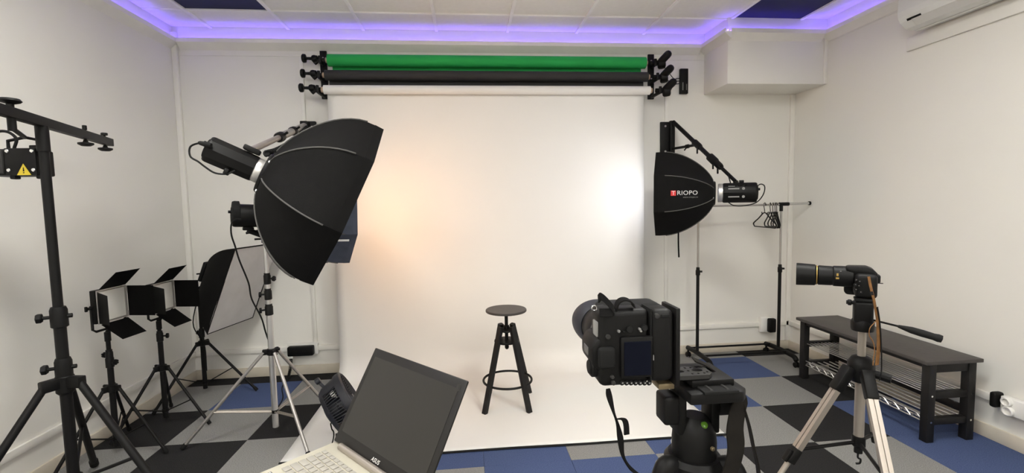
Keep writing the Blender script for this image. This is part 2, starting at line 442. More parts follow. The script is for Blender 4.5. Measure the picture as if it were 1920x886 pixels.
# ------------------------------------------------------------------ sockets
t = thing('power_socket', 'white wall socket with a large black plug-in power box and curly cord', 'socket', (-1.47, YB-0.02, 0.19))
MB().span((-1.60, YB-0.045, 0.185), (-1.345, YB-0.001, 0.285), 0.006).build('socket_box', 'white_plastic', t)
MB().span((-1.585, YB-0.10, 0.192), (-1.368, YB-0.045, 0.276), 0.012, 3).build('power_box', 'black_plastic', t)
MB().box((-1.555, YB-0.085, 0.183), (0.025, 0.02, 0.02), None, 0.004).build('plug', 'white_plastic', t)
MB().path(coil([(-1.56, YB-0.085, 0.175), (-1.565, YB-0.09, 0.10), (-1.575, YB-0.12, 0.02)], 0.011, 16), 0.0035, 6).build('curly_cord', 'black_rubber', t)
MB().path(smooth([(-1.575, YB-0.12, 0.02), (-1.56, YB-0.3, 0.006), (-1.46, YB-0.55, 0.006), (-1.42, 3.35, 0.006), (-1.33, 3.2, 0.006)], 6), 0.004, 6).build('floor_cord', 'black_rubber', t)
t = thing('power_socket', 'white wall socket with a black plug adapter beside the clothes rail', 'socket', (2.86, YB-0.02, 0.18))
MB().span((2.79, YB-0.045, 0.185), (2.90, YB-0.001, 0.33), 0.006).build('socket_box', 'white_plastic', t)
MB().span((2.845, YB-0.095, 0.19), (2.915, YB-0.045, 0.325), 0.014, 3).build('plug_adapter', 'black_plastic', t)
t = thing('power_socket', 'white wall socket with round adapters and a black plug near the bench', 'socket', (XR-0.02, 2.28, 0.2))
MB().span((XR-0.05, 2.20, 0.205), (XR-0.001, 2.335, 0.305), 0.008).build('socket_box', 'white_plastic', t)
for (yy, zz, r) in ((2.295, 0.282, 0.026), (2.285, 0.232, 0.028)):
    mb = MB(); F = xf(frame((-1, 0, 0)), (XR-0.05, yy, zz)); mb.lathe([(r, 0), (r, 0.018), (r-0.004, 0.022), (r-0.007, 0.022), (r-0.008, 0.010), (0, 0.010)], F, 24)
    mb.build('round_outlet', 'white_plastic', t)
MB().span((XR-0.075, 2.34, 0.225), (XR-0.012, 2.375, 0.315), 0.012, 3).build('black_plug', 'black_plastic', t)
MB().span((XR-0.075, 2.165, 0.20), (XR-0.012, 2.196, 0.235), 0.008, 2).build('black_plug', 'black_plastic', t)
# ------------------------------------------------------------------ air conditioner
ACY = 2.93
t = thing('air_conditioner', 'white split air conditioner unit mounted high on the wall', 'air conditioner', (XR-0.1, 2.5, 2.56))
FA = Matrix((V((-1, 0, 0)), V((0, 0, 1)), V((0, -1, 0)))).transposed()
prof = [(0.0, 2.585), (0.06, 2.575), (0.078, 2.578), (0.078, 2.600), (0.084, 2.600), (0.084, 2.579), (0.14, 2.588), (0.185, 2.625), (0.200, 2.655), (0.205, 2.69), (0.20, 2.83), (0.17, 2.862), (0.0, 2.862)]
MB().prism(prof, xf(FA, (XR, ACY, 0)), 0.86, 0.001).build('housing', 'ac_white', t)
MB().prism([(0.150, 2.586), (0.190, 2.622), (0.195, 2.619), (0.155, 2.581)], xf(FA, (XR, ACY-0.09, 0)), 0.72).build('air_flap', 'ac_grey', t)
MB().prism([(0.184, 2.622), (0.1915, 2.635), (0.1945, 2.634), (0.187, 2.620)], xf(FA, (XR, ACY-0.055, 0)), 0.095).build('dark_front_strip', 'black_plastic', t)  # short black strip in line with the white front edge strip
MB().prism([(0.184, 2.622), (0.1915, 2.635), (0.1945, 2.634), (0.187, 2.620)], xf(FA, (XR, ACY-0.152, 0)), 0.65).build('front_edge_strip', 'ac_white', t)
o = MB().span((XR-0.018, 1.9, 2.478), (XR-0.001, 3.04, 2.57), 0.003).build('cable_duct', 'wall')
tag(recenter(o), 'flat white cable duct on the wall under the air conditioner', 'cable duct')

# ------------------------------------------------------------------ backdrop system
RXL, RXR = -1.135, 1.60
def roll(name, label, y, z, r, mtn, xl, xr, drop, group=None):
    t = thing(name, label, 'backdrop', ((xl+xr)/2, y, z-r), 0, 'backdrop paper rolls')
    mb = MB(); mb.lathe([(0.022, -0.02), (0.022, xr-xl+0.02)], xf(frame((1, 0, 0)), (xl, y, z)), 20); mb.build('core_tube', 'core_card', t)
    mb = MB(); mb.lathe([(0.0225, 0), (r, 0), (r, xr-xl), (0.0225, xr-xl)], xf(frame((1, 0, 0)), (xl, y, z)), 32); mb.build('rolled_paper', mtn, t)
    if drop:
        MB().span((xl+0.02, y+r-0.003, z-drop), (xr-0.02, y+r-0.001, z+0.005)).build('hanging_paper', mtn, t)
    return t
ZG = PY(612, 113, 4.09).z; ZK = PY(612, 141, 4.04).z; ZW = PY(610, 168, 3.985).z
roll('green_backdrop_roll', 'chroma green paper backdrop rolled up, highest of the three', 4.09, ZG, 0.050, 'green_paper', -1.125, 1.615, 0.20)
roll('black_backdrop_roll', 'black paper backdrop rolled up between the green and white rolls', 4.04, ZK, 0.042, 'black_paper', -1.14, 1.615, 0.25)
t = roll('white_backdrop_roll', 'white paper backdrop unrolled down the wall and across the floor', 3.985, ZW, 0.036, 'paper', -1.14, 1.615, 0)
RB = 0.2; YF = 2.69; ypap = 3.985+0.034
L1 = ZW-RB; L2 = RB*PI/2; L3 = (ypap-RB)-YF; LT = L1+L2+L3
def paper(u, v):
    s = v*LT
    k = min(1, s/L1)
    xl = -1.125; xr = 1.575
    x = xl+(xr-xl)*u
    wob = 0.004*math.sin(u*9+s*2.2)*min(1, s/0.6)
    if s < L1: y, z = ypap+wob*0.6+0.0, ZW-s
    elif s < L1+L2:
        a = (s-L1)/RB; y, z = ypap-RB+RB*math.cos(a), RB-RB*math.sin(a)+0.004
    else: y, z = ypap-RB-(s-L1-L2), 0.004+max(0, 0.0015*math.sin(u*14))*min(1, (s-L1-L2)/1.0)
    return V((x, y-0.03*(u-0.5)*max(0, (s-L1-L2)/L3), z))
def vmap(v):  # more rows in the curve
    return v
mb = MB(); mb.sheet(paper, 40, 90); o = mb.build('paper_sweep', 'paper', t, 60)
md = o.modifiers.new('thickness', 'SOLIDIFY'); md.thickness = 0.0012
mb = MB(); mb.sheet(lambda u, v: paper(u, 1.0)+V((0, -0.022+0.022*v+0.003*math.sin(u*17), 0.002+0.004*math.sin(v*PI))), 40, 3, 0.002); mb.build('black_edge_strip', 'black_rubber', t)  # thin black strip along the front edge of the paper
# left bracket with three chain knobs
def bracket(x, label, knobs):
    t = thing('backdrop_bracket', label, 'bracket', (x, YB, 2.38))
    MB().span((x-0.028, YB-0.02, 2.40), (x+0.028, YB-0.001, 2.80), 0.003).build('wall_plate', 'black_metal', t)
    for y, z in ((4.09, ZG), (4.04, ZK), (3.985, ZW)):
        mb = MB()
        mb.span((x-0.012, y-0.02, z-0.03), (x+0.012, YB-0.015, z-0.008), 0.003)
        mb.span((x-0.012, y-0.035, z-0.03), (x+0.012, y-0.02, z+0.03), 0.004)
        mb.tube((x-0.03, y, z), (x+0.035, y, z), 0.019, None, 16)
        mb.build('hook_arm', 'black_metal', t)
    for z in (2.74, 2.58): MB().disc((x, YB-0.022, z), (0, -1, 0), 0.007, 0.006, 12).build('screw', 'dull_silver', t)
    if knobs:
        for y, z in ((4.09, ZG), (4.04, ZK), (3.985, ZW)):
            k = MB(); k.lathe([(0.012, 0), (0.026, 0.005), (0.030, 0.03), (0.026, 0.045), (0.013, 0.055), (0.011, 0.085), (0.014, 0.095), (0.034, 0.10), (0.036, 0.118), (0.03, 0.126), (0, 0.128)], xf(frame((-1, 0, 0.02)), (x-0.022, y, z+0.012)), 20)
            k.box((x-0.035, y, z-0.012), (0.05, 0.03, 0.028), Matrix.Rotation(-0.7, 3, 'Y'), 0.005)
            k.build('roller_knob', 'black_plastic', t)
    return t
bracket(-1.185, 'black triple backdrop hook with roller knobs at the end without motors', True)
bracket(1.70, 'black triple backdrop hook that carries the three roller motors', False)
MC = []
for nm, y, z in (('green', 4.09, ZG), ('black', 4.04, ZK), ('white', 3.985, ZW)):
    t = thing('roller_motor', 'black roller motor on the end of the %s backdrop roll' % nm, 'motor', (1.78, y, z-0.05), 0, 'roller motors')
    MB().lathe([(0.02, 0), (0.024, 0.004), (0.024, 0.014), (0.017, 0.018), (0.017, 0.04)], xf(frame((1, 0, 0)), (1.712, y, z)), 18).build('drive_coupling', 'black_plastic', t)
    a = V((1.712, y-0.012, z-0.010))
    mb = MB(); mb.lathe([(0, -0.030), (0.034, -0.030), (0.043, -0.022), (0.045, 0.0), (0.043, 0.026), (0.034, 0.034), (0, 0.034)], xf(frame((1, -0.3, 0.1)), a+V((0.048, 0, 0.0))), 24)
    mb.build('gear_housing', 'black_plastic', t)
    d = V((0.45, -0.72, 0.55)).normalized()
    mb = MB(); mb.lathe([(0, 0), (0.031, 0.0), (0.033, 0.01), (0.033, 0.085), (0.030, 0.100), (0.022, 0.112), (0.010, 0.118), (0, 0.119)], xf(frame(d), a+V((0.040, -0.005, 0.015))), 24)
    mb.build('motor_barrel', 'black_plastic', t)
    MC.append((t, a))
t = thing('motor_controller', 'slim black motor control box with pale lettering on the wall', 'control box', (2.01, YB, 2.44))
MB().span((1.972, YB-0.035, 2.447), (2.047, YB-0.001, 2.672), 0.005).build('case', 'black_plastic', t)
FT = xf(Matrix((V((0, 0, 1)), V((-1, 0, 0)), V((0, -1, 0)))).transposed(), (1.995, YB-0.0355, 2.512))
mb = MB(); mb.box((1.995, YB-0.0355, 2.512), (0.007, 0.001, 0.07)); mb.box((2.030, YB-0.0355, 2.505), (0.005, 0.001, 0.055)); mb.build('pale_lettering', 'grey_print', t)
for k, (mt_, a) in enumerate(MC):
    MB().path(smooth([a+V((0.085, 0.03, -0.01)), V((1.90, 4.13, 2.575-0.03*k)), V((1.94, YB-0.02, 2.585-0.025*k)), V((1.972, YB-0.02, 2.585-0.022*k))], 5), 0.0035, 6).build('motor_cable', 'black_rubber', t)
# ================================================================== STOOL
SX, SY, SZ = 0.262, 3.325, 0.703
t = thing('bar_stool', 'black adjustable bar stool with round seat standing on the white paper', 'stool', (SX, SY, 0.004))
MB().lathe([(0, 0), (0.146, 0), (0.150, 0.004), (0.150, 0.014), (0.146, 0.018), (0, 0.018)], xf(Matrix.Identity(3), (SX, SY, SZ-0.014)), 40).build('seat', 'bench_top', t)
mb = MB(); mb.lathe([(0.06, 0.69-0.008), (0.06, 0.69), ], xf(Matrix.Identity(3), (SX, SY, 0)), 20)
mb.tube((SX, SY, 0.44), (SX, SY, 0.685), 0.0125); mb.lathe([(0, 0.405), (0.012, 0.412), (0.016, 0.425), (0.012, 0.44)], xf(Matrix.Identity(3), (SX, SY, 0)), 14)
mb.build('threaded_post', 'black_metal', t)
feet = [V((0.083, 3.165, 0.004)), V((0.397, 3.138, 0.004)), V((0.442, 3.478, 0.004)), V((0.128, 3.505, 0.004))]
def leg_top(f): d = (f-V((SX, SY, 0))); d.z = 0; return V((SX, SY, 0.585))+d.normalized()*0.062
for f in feet:
    tp = leg_top(f); d = (tp-f); L = d.length
    rad = (f-V((SX, SY, 0))); rad.z = 0
    z = d.normalized(); x = rad.cross(z).normalized(); y = z.cross(x)
    R = Matrix((x, y, z)).transposed()
    mb = MB(); bm2 = MB()
    mb.prism([(-0.017, -0.015), (0.017, -0.015), (0.02, 0.0), (0.017, 0.015), (-0.017, 0.015), (-0.02, 0)], xf(R, f-z*0.0), L)
    lo = mb.build('leg', 'black_wood', t)
    for v in lo.data.vertices:
        if v.co.z < 0.012: v.co.z = 0.0
MB().lathe([(0.03, 0.545), (0.066, 0.548), (0.068, 0.553), (0.066, 0.560), (0.03, 0.562)], xf(Matrix.Identity(3), (SX, SY, 0)), 28, True).build('upper_collar', 'black_metal', t)
MB().lathe([(0.012, 0.462), (0.090, 0.464), (0.092, 0.470), (0.090, 0.478), (0.012, 0.482)], xf(Matrix.Identity(3), (SX, SY, 0)), 28, True).build('lower_collar', 'black_metal', t)
mb = MB()
for a in range(4):
    f = feet[a]; d = f-V((SX, SY, 0)); d.z = 0; d.normalize()
    mb.tube(V((SX, SY, 0.553))+d*0.012, V((SX, SY, 0.553))+d*0.06, 0.006, None, 8)
mb.lathe([(0.013, 0.53), (0.022, 0.532), (0.022, 0.585), (0.013, 0.588)], xf(Matrix.Identity(3), (SX, SY, 0)), 18, True)
mb.build('post_guide', 'black_metal', t)
rr = 0.0
ring = [V((SX+math.cos(a)*0.178, SY+math.sin(a)*0.178, 0.178)) for a in [2*PI*k/48 for k in range(48)]]
MB().path(ring, 0.0085, 8, True).build('foot_ring', 'black_metal', t)

# ================================================================== BENCH
bx0, bx1, by0, by1, bz = 2.655, 3.025, 2.40, 3.49, 0.50
t = thing('shoe_bench', 'long black bench with two slatted metal shoe shelves against the wall', 'bench', ((bx0+bx1)/2, (by0+by1)/2, 0))
MB().span((bx0, by0, bz-0.022), (bx1, by1, bz), 0.003).build('seat_board', 'bench_top', t)
LW = 0.048
lx = (bx0+0.03, bx1-0.03-LW); ly = (by0+0.012, by1-0.012-LW)
for x in lx:
    for y in ly: MB().span((x, y, 0), (x+LW, y+LW, bz-0.022), 0.003).build('leg', 'black_wood', t)
for y in ly:
    for z0, z1 in ((bz-0.075, bz-0.024), (0.265, 0.305), (0.105, 0.145)):
        MB().span((lx[0]+LW, y+0.006, z0), (lx[1], y+LW-0.006, z1), 0.002).build('end_rail', 'black_wood', t)
for x in lx:
    MB().span((x+0.012, ly[0]+LW, bz-0.055), (x+LW-0.012, ly[1], bz-0.024), 0.002).build('long_rail', 'black_wood', t)
MB().span((lx[1]+0.01, ly[0]+LW, 0.155), (lx[1]+0.03, ly[1], 0.20), 0.002).build('long_rail', 'black_wood', t)
for z, n in ((0.292, 9), (0.130, 6)):
    for k in range(n):
        x = lx[0]+0.03+k*(lx[1]-lx[0]-0.01)/(n-1)
        MB().tube((x, ly[0]+LW-0.005, z), (x, ly[1]+0.005, z), 0.0045 if n == 9 else 0.0055, None, 8).build('shelf_rod', 'steel_rod', t)
# zig-zag wire edge of the lower shelf
zz = []
n = 26
for k in range(n+1):
    y = ly[0]+LW+(ly[1]-ly[0]-LW)*k/n
    zz.append((lx[0]+0.022, y, 0.148 if k % 2 else 0.116))
mb = MB(); mb.path(zz, 0.005, 6)
for z in (0.114, 0.150): mb.tube((lx[0]+0.022, ly[0]+LW-0.004, z), (lx[0]+0.022, ly[1]+0.004, z), 0.0045, None, 8)
mb.build('zigzag_shelf_edge', 'steel_rod', t)
for x in lx:
    for z in (0.285, 0.125): MB().disc((x+LW/2, by0+0.0115, z), (0, -1, 0), 0.006, 0.003, 12).build('bolt_head', 'chrome', t)

# ================================================================== CLOTHES RAIL
RY = 3.92; rxl, rxr = 2.036, 2.816; rtop = 1.416
t = thing('clothes_rail', 'wheeled clothes rail with black uprights and a thin metal hanging bar', 'clothes rail', ((rxl+rxr)/2, RY, 0))
for x in (rxl, rxr):
    MB().tube((x, RY, 0.09), (x, RY, 0.86), 0.014, None, 14).build('lower_upright', 'black_metal', t)
    MB().tube((x, RY, 0.85), (x, RY, rtop-0.03), 0.009, None, 12).build('upper_upright', 'dull_silver', t)
    mb = MB(); mb.lathe([(0.016, 0.80), (0.019, 0.805), (0.019, 0.845), (0.015, 0.852), (0.015, 0.87), (0.010, 0.875)], xf(Matrix.Identity(3), (x, RY, 0)), 16); mb.tube((x, RY, 0.835), (x+0.035, RY-0.01, 0.835), 0.009, None, 10)
    mb.build('height_clamp', 'black_plastic', t)
    yb, yf = 4.10, 3.68
    mb = MB(); mb.path(smooth([(x, yb, 0.085), (x, yb-0.08, 0.092), (x, RY, 0.095), (x, yf+0.10, 0.092), (x, yf+0.03, 0.085), (x, yf, 0.06)], 6), 0.021, 12)
    mb.build('foot_bar', 'black_plastic', t)
    for yy in (yb-0.01, yf):
        mb = MB(); mb.tube((x, yy, 0.085), (x, yy, 0.045), 0.009, None, 8)
        for s in (-1, 1): mb.disc((x+s*0.013, yy, 0.024), (1, 0, 0), 0.024, 0.014, 18, 0.004)
        mb.box((x, yy, 0.042), (0.012, 0.03, 0.022), None, 0.003)
        mb.build('caster', 'black_plastic', t)
MB().tube((rxl, 4.03, 0.105), (rxr, 4.03, 0.105), 0.009, None, 10).build('cross_bar', 'black_metal', t)
MB().tube((rxl, 3.80, 0.105), (rxr, 3.80, 0.105), 0.009, None, 10).build('cross_bar', 'black_metal', t)
MB().tube((rxl-0.25, RY, rtop), (rxr-0.02, RY, rtop), 0.0085, None, 12).build('hanging_bar', 'dull_silver', t)
MB().tube((rxr, RY, rtop+0.004), (3.085, RY, rtop+0.006), 0.012, None, 12).build('end_bar', 'silver', t)
MB().lathe([(0.012, 0), (0.018, 0.002), (0.018, 0.015), (0, 0.018)], xf(frame((1, 0, 0)), (3.078, RY, rtop+0.006)), 16).build('end_cap', 'black_plastic', t)
for x, s in ((rxl, -1), (rxr, 1)):
    mb = MB(); mb.tube((x-0.02, RY, rtop+0.003), (x+0.07*s if s > 0 else x+0.02, RY, rtop+0.003), 0.0165, None, 14); mb.tube((x, RY, rtop), (x, RY, rtop-0.06), 0.0145, None, 14)
    mb.build('corner_joint', 'black_plastic', t)
# hangers
def hanger(x, ang, lbl, lean):
    t = thing('clothes_hanger', lbl, 'hanger', (x, RY, rtop-0.20), 0, 'black clothes hangers on the rail')
    W = 0.19; top = V((0, 0, 0))
    def q(a, z): return V((x, RY, rtop))+V((math.sin(ang)*a, math.cos(ang)*a, z))
    hk = [q(0.018*math.sin(b), 0.0135-0.018+0.018*math.cos(b)+0.004) for b in [(-1.9+0.3*k) for k in range(13)]]
    hk += [q(0.0, -0.055), q(0, -0.075)]
    MB().path(hk, 0.0032, 6).build('hook', 'black_metal', t)
    mb = MB()
    mb.path(smooth([q(0, -0.07), q(0.03, -0.078), q(W*0.55, -0.125), q(W*0.95, -0.165), q(W, -0.182)], 4), 0.0055, 7)
    mb.path(smooth([q(0, -0.07), q(-0.03, -0.078), q(-W*0.55, -0.125), q(-W*0.95, -0.165), q(-W, -0.182)], 4), 0.0055, 7)
    mb.path([q(W, -0.182), q(W*0.9, -0.20), q(-W*0.9, -0.20), q(-W, -0.182)], 0.005, 7)
    for s in (-1, 1): mb.path([q(s*0.045, -0.088), q(s*0.045, -0.07), q(s*0.052, -0.066)], 0.004, 6)
    mb.build('shoulder_frame', 'black_plastic', t)
hanger(PY(1434, 386, RY).x, 0.10, 'black clothes hanger turned most sideways on the rail', 0)
for px, a, lb_ in ((1444.5, 0.36, 'black clothes hanger right beside the one turned most sideways'), (1449.5, 0.40, 'black clothes hanger in the middle of the five on the rail'), (1453.5, 0.45, 'black clothes hanger second from the rail upright'), (1456.5, 0.47, 'black clothes hanger hanging nearest the rail upright')):
    hanger(PY(px, 386, RY).x, a, lb_, 0)

# ================================================================== STANDS
def light_stand(name, label, c, hubz, feet, sections, tubes_r, colmat, legmat, clampmat, group, brace_z=0.16, legr=0.011, collars=(), foot_r=0.012, brace_mat=None, splay=0.5):
    c = V(c); t = thing(name, label, 'light stand', (c.x, c.y, 0), 0, group)
    for k, (z0, z1, r) in enumerate(sections):
        MB().tube((c.x, c.y, z0), (c.x, c.y, z1), r, None, 16).build('pole_section', colmat, t)
    mb = MB(); mb.lathe([(0.02, -0.022), (0.028, -0.018), (0.028, 0.018), (0.02, 0.022)], xf(Matrix.Identity(3), (c.x, c.y, hubz)), 18)
    for f in feet:
        d = (V(f)-c); d.z = 0; d.normalize(); mb.box(V((c.x, c.y, hubz))+d*0.036, (0.034, 0.018, 0.036), rz(math.atan2(d.y, d.x)), 0.004)
    d = (V(feet[0])-c); d.z = 0; d.normalize()
    mb.tube(V((c.x, c.y, hubz+0.012)), V((c.x, c.y, hubz+0.012))-d*0.05, 0.009, None, 10)
    mb.build('leg_hub', clampmat, t)
    lh = MB(); lh.lathe([(0.016, -0.012), (0.02, -0.01), (0.02, 0.01), (0.016, 0.012)], xf(Matrix.Identity(3), (c.x, c.y, brace_z)), 16); lh.build('brace_ring', clampmat, t)
    for f in feet:
        f = V((f[0], f[1], 0)); d = (f-c); d.z = 0; d.normalize()
        a = V((c.x, c.y, hubz))+d*0.045
        e = f+V((0, 0, 0.012))
        lo = MB().tube(a, e, legr, None, 12).build('leg', legmat, t)
        fm = MB(); dd = (e-a).normalized(); fm.lathe([(foot_r*1.05, 0), (foot_r*1.25, 0.004), (foot_r*1.25, 0.03), (foot_r*1.0, 0.034)], xf(frame(-dd), e+dd*0.002), 12); fm.build('foot_cap', 'black_rubber', lo)
        mid = a.lerp(e, splay)
        bm_ = MB(); s = d.cross(V((0, 0, 1)))*0.008
        bm_.tube(V((c.x, c.y, brace_z))+d*0.018+s, mid+s-V((0, 0, 0.006)), legr*0.42, None, 6); bm_.tube(V((c.x, c.y, brace_z))+d*0.018-s, mid-s-V((0, 0, 0.006)), legr*0.42, None, 6)
        bm_.build('brace', brace_mat or legmat, t)
    for z, r, ang in collars:
        mb = MB(); mb.lathe([(r*0.8, -0.036), (r, -0.033), (r, 0.02), (r*0.85, 0.026), (r*0.85, 0.036)], xf(Matrix.Identity(3), (c.x, c.y, z)), 18)
        d = V((math.cos(ang), math.sin(ang), 0))
        mb.tube(V((c.x, c.y, z))+d*r*0.8, V((c.x, c.y, z))+d*(r+0.018), 0.006, None, 8)
        kb = V((c.x, c.y, z))+d*(r+0.024)
        for q in range(3):
            mb.box(kb, (0.014, 0.012, 0.034), frame(d, (math.cos(q*1.05)*d.y, -math.cos(q*1.05)*d.x, math.sin(q*1.05))) @ Matrix.Rotation(PI/2, 3, 'Y'), 0.003)
        mb.build('clamp_collar', clampmat, t)
    return t
# silver stand
SC2 = V((-1.283, 3.06, 0))
light_stand('light_stand', 'tall silver light stand on the carpet holding the flash with the slate softbox', SC2, 0.555,
            [V((-1.79, 2.935, 0)), PZ(580, 860, 0.0), V((-1.085, 3.47, 0))],
            [(0.055, 0.84, 0.019), (0.80, 0.955, 0.0165), (0.94, 1.08, 0.014), (1.0, 1.30, 0.012)], None, 'silver', 'dull_silver', 'black_plastic', 'light stands', 0.16, 0.0105, [(0.83, 0.024, 3.6), (0.93, 0.022, 3.4), (1.03, 0.021, -0.2)], 0.011, 'champagne', 0.62)
# black stand under the white rectangular softbox
S3 = V((-2.128, 3.83, 0))
light_stand('light_stand', 'black light stand in the corner holding the white rectangular softbox', S3, 0.42,
            [V((-2.30, 3.48, 0)), V((-1.735, 3.83, 0)), V((-2.29, 4.11, 0))],
            [(0.05, 0.50, 0.016), (0.45, 0.82, 0.012)], None, 'black_metal', 'black_metal', 'black_plastic', 'light stands', 0.10, 0.010, [(0.50, 0.021, 2.6)], 0.010, None, 0.5)
# two black stands under the LED panels
S1 = V((-2.172, 2.95, 0))
l1 = light_stand('light_stand', 'black light stand holding the LED panel closer to the T-bar stand', S1, 0.412,
            [V((-1.862, 2.905, 0)), V((-2.30, 3.24, 0)), V((-2.31, 2.66, 0))],
            [(0.05, 0.56, 0.016), (0.52, 0.72, 0.012)], None, 'black_metal', 'black_metal', 'black_plastic', 'light stands', 0.10, 0.0095, [(0.575, 0.021, -0.35), (0.612, 0.019, 2.7)], 0.010, None, 0.55)
S2 = V((-2.118, 3.325, 0))
light_stand('light_stand', 'black light stand holding the LED panel between the other panel and white softbox', S2, 0.40,
            [V((-1.800, 3.262, 0)), V((-2.25, 3.60, 0)), V((-2.28, 3.05, 0))],
            [(0.05, 0.60, 0.016), (0.55, 0.74, 0.012)], None, 'black_metal', 'black_metal', 'black_plastic', 'light stands', 0.10, 0.0095, [(0.62, 0.020, 0.2)], 0.010, None, 0.55)

# ------------------------------------------------------------------ LED panels with barn doors
def led_panel(base, zc, yawn, label):
    # panel centre above base; n = facing direction, w = along panel away from camera
    n = V((math.cos(yawn), math.sin(yawn), 0)); wv = V((-math.sin(yawn), math.cos(yawn), 0)); u = V((0, 0, 1))
    c = V((base.x+0.035, base.y, zc)); R = Matrix((wv, u, n)).transposed()
    t = thing('led_panel_light', label, 'light', (base.x, base.y, zc-0.15), 0, 'LED panel lights with barn doors')
    H = 0.098; W = 0.10
    def q(a, b, d): return c + wv*a + u*b + n*d
    MB().box(q(0, 0, -0.02), (2*W, 2*H, 0.03), R, 0.004).build('housing', 'black_plastic', t)
    MB().box(q(0, 0, 0.001), (2*W-0.02, 2*H-0.02, 0.014), R, 0.001).build('light_face', 'led_face', t)
    mb = MB()
    for s in (-1, 1):
        mb.box(q(s*(W-0.004), 0, 0.008), (0.008, 2*H, 0.010), R, 0.001); mb.box(q(0, s*(H-0.004), 0.008), (2*W, 0.008, 0.010), R, 0.001)
        for r_ in (-1, 1): mb.tube(q(s*(W+0.001), r_*(H-0.035), 0.012), q(s*(W+0.001), r_*(H-0.005), 0.012), 0.005, None, 8)
    mb.build('hinge_frame', 'dull_silver', t)
    th = 0.003
    def door(h, o, L, Wd, taper, ang_n, ang_o):
        # h hinge mid, o = outward in-plane dir, opens along n*ang_n + o*ang_o
        e = (n*ang_n + o*ang_o).normalized(); s = (u if abs(o.z) < 0.5 else wv)
        a = h - s*Wd; b_ = h + s*Wd; c2 = h + s*(Wd-taper) + e*L; d2 = h - s*(Wd-taper) + e*L
        k = 0.16
        pts = [a, b_, b_.lerp(c2, 1)*1.0, d2]
        MB().poly(pts, th).build('barn_door', 'black_metal', t)
    door(q(W+0.004, 0, 0.014), wv, 0.175, H-0.004, 0.0, 1.0, -0.08)
    door(q(-W-0.004, 0, 0.014), -wv, 0.16, H-0.006, 0.008, 0.85, 0.53)
    door(q(0, H+0.004, 0.014), u, 0.145, W-0.006, 0.006, 0.72, 0.68)
    door(q(0, -H-0.004, 0.014), -u, 0.145, W-0.006, 0.006, 0.80, 0.62)
    # U yoke, tilt knob, ball joint
    mb = MB()
    mb.path([q(-W-0.012, 0.012, -0.02), q(-W-0.012, -H-0.03, -0.02), q(-W+0.01, -H-0.045, -0.02), q(W-0.01, -H-0.045, -0.02), q(W+0.012, -H-0.03, -0.02), q(W+0.012, 0.012, -0.02)], 0.007, 8)
    mb.build('yoke', 'black_metal', t)
    mb = MB(); mb.tube(q(-W-0.008, 0, -0.02), q(-W-0.035, 0, -0.02), 0.008, None, 10); mb.box(q(-W-0.042, 0, -0.02), (0.012, 0.03, 0.012), R, 0.003)
    mb.build('tilt_knob', 'black_plastic', t)
    mb = MB(); mb.tube(q(0, -H-0.042, -0.02), V((base.x, base.y, zc-H-0.075)), 0.012, None, 12); mb.tube(V((base.x, base.y, zc-H-0.07)), V((base.x, base.y, zc-H-0.125)), 0.016, None, 14)
    mb.build('stand_socket', 'black_plastic', t)
led_panel(S1, 0.925, -0.10, 'LED panel light with open barn doors, closer to the T-bar stand')
led_panel(S2, 0.893, -0.06, 'LED panel light with open barn doors, closer to the white softbox')

# ------------------------------------------------------------------ softboxes
def octa_softbox(name, label, hub, rim, Rr, rot, fabric, diff, rh=0.075, up=(0, 0, 1), logo=False, sides=8, pw=0.62, piping='grey_piping'):
    hub = V(hub); rim = V(rim); D = (rim-hub).length; F = frame(rim-hub, up)
    t = thing(name, label, 'softbox', rim-V((0, 0, Rr)), 0, 'softboxes')
    def P(a, uu, off=0.0, bow=0.0):
        r = rh + (Rr-rh)*(math.sin(uu*PI/2)**pw if uu > 0 else 0)
        return hub + F @ V((math.cos(a)*(r+off), math.sin(a)*(r+off), D*uu))
    da = 2*PI/sides
    def U(v): return v**1.6
    for k in range(sides):
        a0 = rot + k*da; a1 = a0+da
        def fn(s, v, a0=a0, a1=a1):
            uu = U(v); p = P(a0, uu).lerp(P(a1, uu), s)
            sag = 0.035*Rr*math.sin(s*PI)*math.sin(v*PI)     # fabric pulls in between the ribs
            cdir = (p-hub-(F @ V((0, 0, D*uu))))
            return p - (cdir.normalized()*sag if cdir.length > 1e-6 else V())
        MB().sheet(fn, 8, 14, 0.0015).build('fabric_panel', fabric, t, 60)
        MB().path([P(a0, U(v/14), 0.003) for v in range(1, 14)], 0.0036 if Rr > 0.4 else 0.0034, 6).build('rib_piping', piping, t)
        MB().sheet(lambda s, v, a0=a0, a1=a1: P(a0, 1.0).lerp(P(a1, 1.0), s) + (F @ V((0, 0, 0.035*v*Rr/0.35))), 4, 2, 0.002).build('front_lip', fabric, t, 60)
    pts = [P(rot+k*da, 1.0)*0.985 + (hub+F @ V((0, 0, D)))*0.015 for k in range(sides)]
    mb = MB(); mb.prism([(math.cos(rot+k*da)*Rr*0.97, math.sin(rot+k*da)*Rr*0.97) for k in range(sides)], xf(F, hub+F @ V((0, 0, D-0.004))), 0.004); mb.build('front_diffuser', diff, t)
    mb = MB(); mb.lathe([(rh+0.012, -0.012), (rh+0.02, 0.0), (rh+0.018, 0.02), (rh-0.012, 0.02), (rh-0.012, -0.012)], xf(F, hub), 32, True); mb.build('speed_ring', 'black_plastic', t)
    for k in range(sides):
        a = rot+k*da
        mb = MB(); mb.box(hub+F @ V((math.cos(a)*(rh+0.022), math.sin(a)*(rh+0.022), 0.014)), (0.016, 0.016, 0.03), F @ Matrix.Rotation(a, 3, 'Z'), 0.003)
        mb.build('rib_clip', 'chrome' if k % 2 else 'black_metal', t)
    return t, P, F
